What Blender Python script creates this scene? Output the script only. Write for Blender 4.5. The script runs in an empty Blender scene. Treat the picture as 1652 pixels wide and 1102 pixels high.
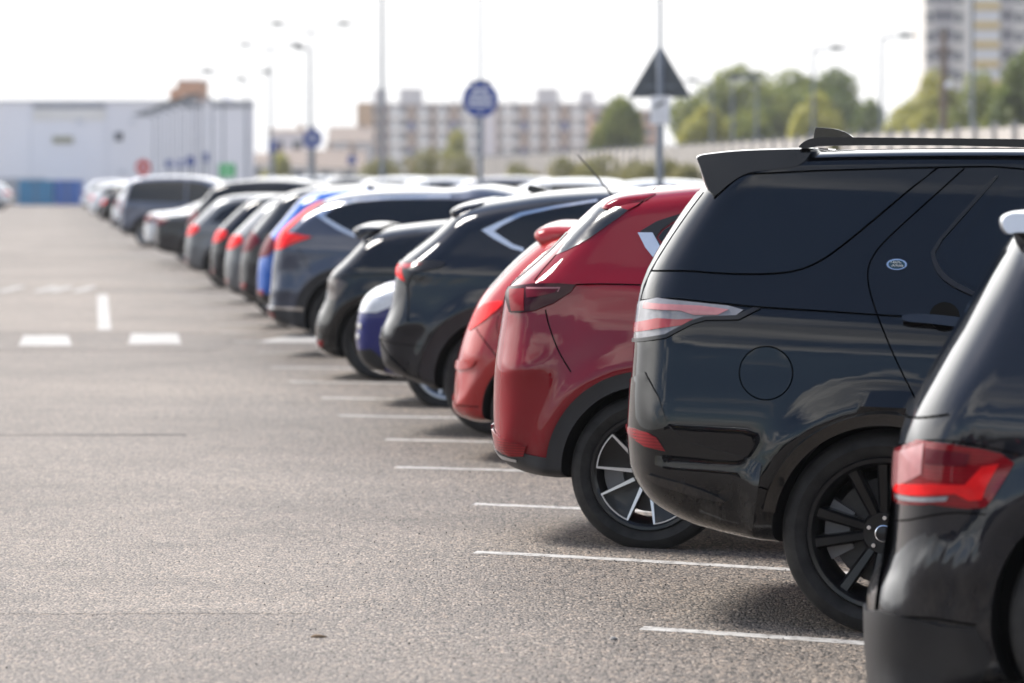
import bpy, bmesh, math, random
import numpy as np
from mathutils import Vector, Matrix
from mathutils.geometry import delaunay_2d_cdt, intersect_point_tri_2d

random.seed(7)
rng = np.random.default_rng(5)
scene = bpy.context.scene
col = scene.collection
R = math.radians
PI = math.pi

# ------------------------------------------------------------------ helpers
def tag(o, label=None, cat=None, group=None, kind=None):
    if label: o['label'] = label
    if cat: o['category'] = cat
    if group: o['group'] = group
    if kind: o['kind'] = kind
    return o

def empty(name, loc, rz=0.0, pitch=0.0):
    o = bpy.data.objects.new(name, None)
    o.location = loc
    o.rotation_euler = (0, pitch, rz)
    o.empty_display_size = .2
    col.objects.link(o)
    return o

def link(name, me, mats, parent=None):
    o = bpy.data.objects.new(name, me)
    if mats is not None:
        if not isinstance(mats, (list, tuple)): mats = [mats]
        for m in mats: me.materials.append(m)
    col.objects.link(o)
    if parent is not None: o.parent = parent
    return o

def smooth(me, angle=40):
    for p in me.polygons: p.use_smooth = True
    if angle < 179: me.set_sharp_from_angle(angle=R(angle))

def copy_tree(o, parent=None):
    c = o.copy(); col.objects.link(c)
    if parent is not None: c.parent = parent
    for ch in o.children: copy_tree(ch, c)
    return c

class MB:
    """Collects simple solids into one mesh."""
    def __init__(s): s.v = []; s.f = []
    def add(s, vs, fs):
        n = len(s.v); s.v += [tuple(v) for v in vs]; s.f += [tuple(i + n for i in f) for f in fs]; return s
    def box(s, x0, x1, y0, y1, z0, z1):
        return s.add([(x, y, z) for z in (z0, z1) for y in (y0, y1) for x in (x0, x1)],
                     [(0, 2, 3, 1), (4, 5, 7, 6), (0, 1, 5, 4), (1, 3, 7, 5), (3, 2, 6, 7), (2, 0, 4, 6)])
    def tube(s, pts, rad, n=12, cap=True):
        pts = [Vector(p) for p in pts]
        if not isinstance(rad, (list, tuple)): rad = [rad] * len(pts)
        V = []; Fc = []
        for i, p in enumerate(pts):
            a = pts[max(0, i - 1)]; b = pts[min(len(pts) - 1, i + 1)]
            t = (b - a).normalized()
            x = t.cross(Vector((0, 0, 1)))
            if x.length < 1e-3: x = t.cross(Vector((0, 1, 0)))
            x.normalize(); y = t.cross(x).normalized()
            for k in range(n):
                w = 2 * PI * k / n
                V.append(p + (x * math.cos(w) + y * math.sin(w)) * rad[i])
        for i in range(len(pts) - 1):
            for k in range(n):
                a = i * n + k; b = i * n + (k + 1) % n
                Fc.append((a, b, b + n, a + n))
        if cap:
            Fc.append(tuple(range(n))[::-1]); Fc.append(tuple((len(pts) - 1) * n + k for k in range(n)))
        return s.add(V, Fc)
    def lathe(s, prof, n=56, closed=False):
        """profile of (radius, y) turned about the y axis"""
        V = []; Fc = []
        for (r, y) in prof:
            for k in range(n):
                w = 2 * PI * k / n
                V.append((r * math.cos(w), y, r * math.sin(w)))
        m = len(prof)
        for i in range(m if closed else m - 1):
            j = (i + 1) % m
            for k in range(n):
                Fc.append((i * n + k, i * n + (k + 1) % n, j * n + (k + 1) % n, j * n + k))
        return s.add(V, Fc)
    def prism(s, poly, y0, y1):
        """outline in (x, z) from y0 (front) to y1; y0 may be a list, one depth per corner"""
        n = len(poly)
        d0 = y0 if isinstance(y0, (list, tuple)) else [y0] * n
        V = [(p[0], d0[i], p[1]) for i, p in enumerate(poly)] + [(p[0], y1, p[1]) for p in poly]
        Fc = [tuple(range(n)), tuple(range(2 * n - 1, n - 1, -1))]
        for i in range(n):
            j = (i + 1) % n
            Fc.append((i, i + n, j + n, j))
        return s.add(V, Fc)
    def mesh(s, name, sm=None):
        me = bpy.data.meshes.new(name)
        me.from_pydata(s.v, [], s.f); me.update()
        bm = bmesh.new(); bm.from_mesh(me)
        bmesh.ops.recalc_face_normals(bm, faces=bm.faces); bm.to_mesh(me); bm.free()
        if sm: smooth(me, sm)
        return me
    def build(s, name, mat, parent=None, sm=None):
        return link(name, s.mesh(name, sm), mat, parent)

# ------------------------------------------------------------------ materials
def nodes(name):
    m = bpy.data.materials.new(name); m.use_nodes = True
    nt = m.node_tree; b = nt.nodes['Principled BSDF']
    return m, nt, b
def N(nt, t, **kw):
    n = nt.nodes.new(t)
    for k, v in kw.items():
        if k.startswith('in_'): n.inputs[k[3:].replace('_', ' ')].default_value = v
        else: setattr(n, k, v)
    return n
def L(nt, a, b): nt.links.new(a, b)
def ramp(nt, fac, stops):
    r = nt.nodes.new('ShaderNodeValToRGB')
    e = r.color_ramp.elements
    while len(e) < len(stops): e.new(.5)
    for i, (p, c) in enumerate(stops):
        e[i].position = p
        e[i].color = c if len(c) == 4 else (*c, 1)
    L(nt, fac, r.inputs[0]); return r
def mixc(nt, fac, a, b, bt='MIX'):
    n = nt.nodes.new('ShaderNodeMix'); n.data_type = 'RGBA'; n.blend_type = bt
    for s, v in ((n.inputs[0], fac), (n.inputs[6], a), (n.inputs[7], b)):
        if hasattr(v, 'default_value') or isinstance(v, bpy.types.NodeSocket): L(nt, v, s)
        else: s.default_value = v if not isinstance(v, tuple) or len(v) == 4 else (*v, 1)
    return n.outputs[2]
def noise(nt, scale, detail=4, rough=.55, vec=None, w=None):
    n = nt.nodes.new('ShaderNodeTexNoise')
    n.inputs['Scale'].default_value = scale; n.inputs['Detail'].default_value = detail; n.inputs['Roughness'].default_value = rough
    if vec is not None: L(nt, vec, n.inputs['Vector'])
    return n
def objco(nt): return nt.nodes.new('ShaderNodeTexCoord').outputs['Object']

def plain(name, c, rough=.6, metal=0.0, coat=0.0, var=.12, scale=6.0, spec=.4, bump=0.0, bscale=60):
    m, nt, b = nodes(name)
    co = objco(nt)
    n = noise(nt, scale, 5, .6, co)
    lo = tuple(x * (1 - var) for x in c); hi = tuple(min(1, x * (1 + var)) for x in c)
    r = ramp(nt, n.outputs['Fac'], [(.3, lo), (.7, hi)])
    L(nt, r.outputs[0], b.inputs['Base Color'])
    b.inputs['Roughness'].default_value = rough; b.inputs['Metallic'].default_value = metal
    b.inputs['Coat Weight'].default_value = coat; b.inputs['Coat Roughness'].default_value = .04
    b.inputs['Specular IOR Level'].default_value = spec
    if bump:
        n2 = noise(nt, bscale, 3, .6, co)
        bp = N(nt, 'ShaderNodeBump'); bp.inputs['Strength'].default_value = bump; bp.inputs['Distance'].default_value = .004
        L(nt, n2.outputs['Fac'], bp.inputs['Height']); L(nt, bp.outputs[0], b.inputs['Normal'])
    return m

def paint(name, c, metal=.0, rough=.35, dust=.35):
    """clear-coated car paint with a light film of road dust low on the body"""
    m, nt, b = nodes(name)
    co = objco(nt)
    fl = noise(nt, 900, 2, .5, co)
    base = mixc(nt, fl.outputs['Fac'], tuple(x * .85 for x in c), tuple(min(1, x * 1.15) for x in c))
    sep = N(nt, 'ShaderNodeSeparateXYZ'); L(nt, co, sep.inputs[0])
    low = N(nt, 'ShaderNodeMapRange'); low.inputs['From Min'].default_value = .62; low.inputs['From Max'].default_value = .22
    L(nt, sep.outputs['Z'], low.inputs['Value'])
    st = N(nt, 'ShaderNodeMapping'); st.inputs['Scale'].default_value = (5, 5, 2.2); st.inputs['Rotation'].default_value = (0, .8, 0); L(nt, co, st.inputs['Vector'])
    n = noise(nt, 3.2, 8, .68, st.outputs[0])
    nm = ramp(nt, n.outputs['Fac'], [(.42, (0, 0, 0)), (.72, (1, 1, 1))])
    mul = N(nt, 'ShaderNodeMath', operation='MULTIPLY'); L(nt, low.outputs[0], mul.inputs[0]); L(nt, nm.outputs[0], mul.inputs[1])
    mul2 = N(nt, 'ShaderNodeMath', operation='MULTIPLY'); L(nt, mul.outputs[0], mul2.inputs[0]); mul2.inputs[1].default_value = dust
    colr = mixc(nt, mul2.outputs[0], base, (.16, .145, .125))
    L(nt, colr, b.inputs['Base Color'])
    b.inputs['Metallic'].default_value = metal; b.inputs['Roughness'].default_value = rough
    b.inputs['Specular IOR Level'].default_value = 0.0
    cw = N(nt, 'ShaderNodeMath', operation='SUBTRACT'); cw.inputs[0].default_value = 1.0; L(nt, mul2.outputs[0], cw.inputs[1])
    L(nt, cw.outputs[0], b.inputs['Coat Weight']); b.inputs['Coat Roughness'].default_value = .012
    n3 = noise(nt, 14, 2, .5, co)
    bp = N(nt, 'ShaderNodeBump'); bp.inputs['Strength'].default_value = .012; bp.inputs['Distance'].default_value = .01
    L(nt, n3.outputs['Fac'], bp.inputs['Height']); L(nt, bp.outputs[0], b.inputs['Coat Normal'])
    return m

def lens(name, c, rough=.25, var=.25, rib=0.0, coat=1.0):
    m, nt, b = nodes(name)
    co = objco(nt)
    n = noise(nt, 22, 2, .5, co)
    base = mixc(nt, n.outputs['Fac'], tuple(x * (1 - var) for x in c), tuple(min(1, x * (1 + var)) for x in c))
    if rib:
        w = N(nt, 'ShaderNodeTexWave', wave_type='BANDS', bands_direction='Z'); w.inputs['Scale'].default_value = rib; L(nt, co, w.inputs['Vector'])
        base = mixc(nt, w.outputs['Fac'], base, tuple(x * .55 for x in c))
    L(nt, base, b.inputs['Base Color'])
    b.inputs['Roughness'].default_value = rough; b.inputs['Specular IOR Level'].default_value = 0.0
    b.inputs['Coat Weight'].default_value = coat; b.inputs['Coat Roughness'].default_value = .02
    return m

M = {}
M['paint_black'] = paint('black_paint', (.0025, .0028, .0040), 0, .3)
M['gloss_black'] = plain('gloss_black', (.006, .006, .007), .16, coat=1, var=.2)
M['gloss_black2'] = paint('bumper_black', (.005, .005, .0055), 0, .42, dust=.6)
M['satin_black'] = plain('satin_black', (.010, .010, .012), .28, var=.2)
M['satin_black2'] = plain('satin_black_panel', (.012, .012, .015), .22, var=.2, coat=.5)
M['recess_black'] = plain('recess_black', (.002, .002, .002), .7, spec=.05)
M['gap'] = plain('panel_gap_black', (.001, .001, .001), .9, spec=0.0)
M['liner'] = plain('arch_liner', (.006, .006, .006), .9, bump=.4)
M['plastic_grey'] = plain('grey_plastic', (.028, .029, .032), .5, var=.15, bump=.15, bscale=400)
M['plastic_dark'] = plain('dark_plastic', (.013, .013, .015), .45, var=.15, bump=.15, bscale=400)
M['paint_red'] = paint('deep_red_paint', (.195, .0012, .008), .0, .35, dust=.4)
M['paint_coral'] = paint('bright_red_paint', (.30, .020, .020), 0, .35, dust=.2)
M['paint_navy'] = paint('navy_paint', (.005, .0065, .011), .1, .32)
M['paint_slate'] = paint('slate_blue_paint', (.050, .058, .085), .45, .36)
M['paint_graphite'] = paint('graphite_paint', (.012, .013, .017), .25, .33)
M['paint_blue'] = paint('bright_blue_paint', (.012, .085, .36), .1, .35)
M['paint_deepblue'] = paint('deep_blue_paint', (.012, .018, .13), .1, .35)
M['paint_grey'] = paint('mid_grey_paint', (.12, .125, .135), .45, .36)
M['paint_darkgrey'] = paint('dark_grey_paint', (.022, .023, .027), .35, .36)
M['paint_bluegrey'] = paint('blue_grey_paint', (.10, .11, .15), .5, .36)
M['paint_white'] = paint('white_paint', (.74, .75, .76), 0, .4, dust=.2)
M['paint_silver'] = paint('silver_paint', (.45, .47, .50), .7, .36)
M['glass'] = plain('tinted_glass', (.003, .004, .006), .02, var=.1, spec=.5, coat=0)
M['chrome'] = plain('chrome', (.68, .69, .71), .13, 1, var=.05)
M['silver'] = plain('silver_trim', (.55, .56, .58), .3, .8, var=.08)
M['silver_matt'] = plain('satin_silver_trim', (.42, .42, .43), .4, .6, var=.08)
M['silver_wheel'] = plain('silver_wheel', (.36, .37, .39), .3, .85, var=.08)
M['machined'] = plain('machined_face', (.66, .66, .66), .28, .6, var=.06, scale=40)
M['rubber'] = plain('tyre_rubber', (.019, .0178, .0168), .78, var=.55, scale=14, bump=.3, bscale=120)
M['rim_black'] = plain('black_wheel_paint', (.006, .006, .007), .30, var=.25, spec=.3, coat=.25)
M['disc'] = plain('brake_disc', (.05, .048, .047), .5, .4, var=.15, scale=30)
M['caliper'] = plain('caliper', (.16, .16, .165), .5, .6)
M['caliper_gold'] = plain('gold_caliper', (.32, .18, .03), .45, .3)
M['lens_red'] = lens('red_lens', (.24, .006, .012), rib=26)
M['lens_bright'] = lens('bright_red_lens', (.66, .014, .016), var=.3, coat=.45)
M['lens_red2'] = lens('inner_red_lens', (.32, .045, .05), .3)
M['lens_deep'] = lens('deep_red_lens', (.10, .006, .014), .2, coat=.4)
M['lens_deep2'] = lens('dark_ruby_lens', (.16, .006, .010), .2, coat=.35)
M['lens_dark'] = lens('smoked_red_lens', (.030, .004, .007), .12, coat=.4)
M['lens_smoke'] = lens('smoked_lens', (.07, .055, .05), .12)
M['lens_pink'] = lens('pale_red_lens', (.40, .17, .175), .3)  # inner strip on the black SUV, reflection put into colour on the graphite SUV
M['lens_clear'] = lens('clear_lens', (.20, .20, .215), .18, var=.5)
M['lens_clear_dark'] = lens('pale_trim_lens', (.30, .12, .13), .2)
M['headlight'] = lens('headlight_lens', (.62, .63, .66), .12, var=.3)
M['badge_blue'] = plain('badge_enamel', (.012, .035, .045), .2, coat=1)
M['plate_yellow'] = plain('yellow_plate', (.72, .50, .03), .4, var=.05)
M['plate_white'] = plain('white_plate', (.75, .75, .73), .4, var=.05)

def ground_z(X, Y):
    """the lot falls gently away under the bays so that rain drains off the aisle"""
    k = np.interp(Y, KY, KV)
    t = np.clip(np.asarray(X) - (2.15 - .1253 * np.asarray(Y)) + .3, 0, 7.0)
    return -k * t * t / (t + .25)
KY = [9, 12, 14.4, 17.1, 19.6, 22.3, 24.8, 27.4, 32, 60]
KV = [.055, .055, .050, .042, .028, .0155, .0115, .008, .006, .005]

def chaikin(P, n=2, closed=False):
    P = [tuple(map(float, p)) for p in P]
    for _ in range(n):
        Q = []
        m = len(P)
        if not closed: Q.append(P[0])
        for i in range(m if closed else m - 1):
            a, b = P[i], P[(i + 1) % m]
            Q.append((a[0] * .75 + b[0] * .25, a[1] * .75 + b[1] * .25))
            Q.append((a[0] * .25 + b[0] * .75, a[1] * .25 + b[1] * .75))
        if not closed: Q.append(P[-1])
        P = Q
    return P

def resample(P, step, closed=False):
    P = [np.array(p, float) for p in P]
    out = []
    m = len(P)
    for i in range(m if closed else m - 1):
        a, b = P[i], P[(i + 1) % m]
        k = max(1, int(math.ceil(np.linalg.norm(b - a) / step)))
        for j in range(k): out.append(tuple(a + (b - a) * j / k))
    if not closed: out.append(tuple(P[-1]))
    return out

class Shell:
    """A car body: centre-line outline (u forward, v up) and a half width over it."""
    def __init__(s, top, bot, W, wv, wu=None, rear=.30, front=.42, roof=.10, under=.07, p=2.4, bumps=()):
        s.W = W; s.p = p; s.bumps = bumps
        s.top = np.array(resample(chaikin(top, 2), .05)); s.bot = np.array(resample(chaikin(bot, 2), .05))
        s.wv = np.array(wv, float); s.wu = np.array(wu or [(-9, 1), (9, 1)], float)
        A = []; B = []; R = []
        um = (s.top[0, 0] + s.top[-1, 0]) / 2
        for L, up in ((s.top, 1), (s.bot, 0)):
            for i in range(len(L) - 1):
                a, b = L[i], L[i + 1]; d = b - a; l = np.hypot(*d)
                if l < 1e-7: continue
                nu = abs(d[1]) / l
                r0 = roof if up else under
                r1 = rear if a[0] < um else front
                A.append(a); B.append(b); R.append(r0 + (r1 - r0) * nu ** 1.3)
        s.A = np.array(A); s.D = np.array(B) - s.A; s.LL = (s.D ** 2).sum(1); s.R = np.array(R)
        s.tu = np.maximum.accumulate(s.top[:, 0] + np.arange(len(s.top)) * 1e-6)
        s.bu = np.maximum.accumulate(s.bot[:, 0] + np.arange(len(s.bot)) * 1e-6)
        s.u0 = s.top[0, 0]; s.u1 = s.top[-1, 0]
    def topv(s, u): return np.interp(u, s.tu, s.top[:, 1])
    def botv(s, u): return np.interp(u, s.bu, s.bot[:, 1])
    def width(s, u, v):
        # smooth interpolation of the width table
        acc = 0
        for dv in (-.03, -.015, 0, .015, .03): acc = acc + np.interp(v + dv, s.wv[:, 0], s.wv[:, 1])
        return s.W * acc / 5 * np.interp(u, s.wu[:, 0], s.wu[:, 1])
    def dist(s, u, v):
        u = np.atleast_1d(np.asarray(u, float)); v = np.atleast_1d(np.asarray(v, float))
        dd = np.empty(len(u)); RR = np.empty(len(u))
        for i0 in range(0, len(u), 4000):
            P = np.stack([u[i0:i0 + 4000], v[i0:i0 + 4000]], 1)[:, None, :] - s.A[None]
            t = np.clip((P * s.D[None]).sum(2) / s.LL[None], 0, 1)
            q = P - t[..., None] * s.D[None]
            d = np.sqrt((q ** 2).sum(2))
            m = d.min(1)
            w = np.exp(-(d - m[:, None]) / .05)
            dd[i0:i0 + 4000] = m; RR[i0:i0 + 4000] = (w * s.R[None]).sum(1) / w.sum(1)
        ins = (v <= s.topv(u) + 1e-6) & (v >= s.botv(u) - 1e-6) & (u >= s.u0 - 1e-6) & (u <= s.u1 + 1e-6)
        return np.where(ins, dd, 0), RR
    def h(s, u, v):
        u = np.atleast_1d(np.asarray(u, float)); v = np.atleast_1d(np.asarray(v, float))
        d, R = s.dist(u, v)
        t = np.clip(d / R, 0, 1)
        e = (1 - (1 - t) ** s.p) ** (1 / s.p)
        b = np.zeros(len(u))
        for q in s.bumps:
            if q[0] == 'arch':
                _, a0, b0, r, amp, w = q
                rr = np.hypot(u - a0, v - b0) - r
                b += amp * np.exp(-(rr / w) ** 2)
            else:
                _, pts, amp, w = q
                pts = np.array(pts)
                vl = np.interp(u, pts[:, 0], pts[:, 1])
                on = np.clip((u - pts[0, 0]) / .1, 0, 1) * np.clip((pts[-1, 0] - u) / .1, 0, 1)
                b += amp * on * np.exp(-((v - vl) / w) ** 2)
        return s.width(u, v) * e + b * np.clip(t * 1.5, 0, 1)

SUVW=[(.15,.90),(.3,.95),(.5,.985),(.75,1.0),(.95,.985),(1.1,.955),(1.3,.865),(1.5,.775),(1.7,.69),(1.9,.63)]
HATW=[(.1,.9),(.25,.95),(.45,.985),(.65,1),(.85,.985),(.95,.96),(1.1,.885),(1.25,.795),(1.4,.71),(1.55,.65)]
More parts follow.
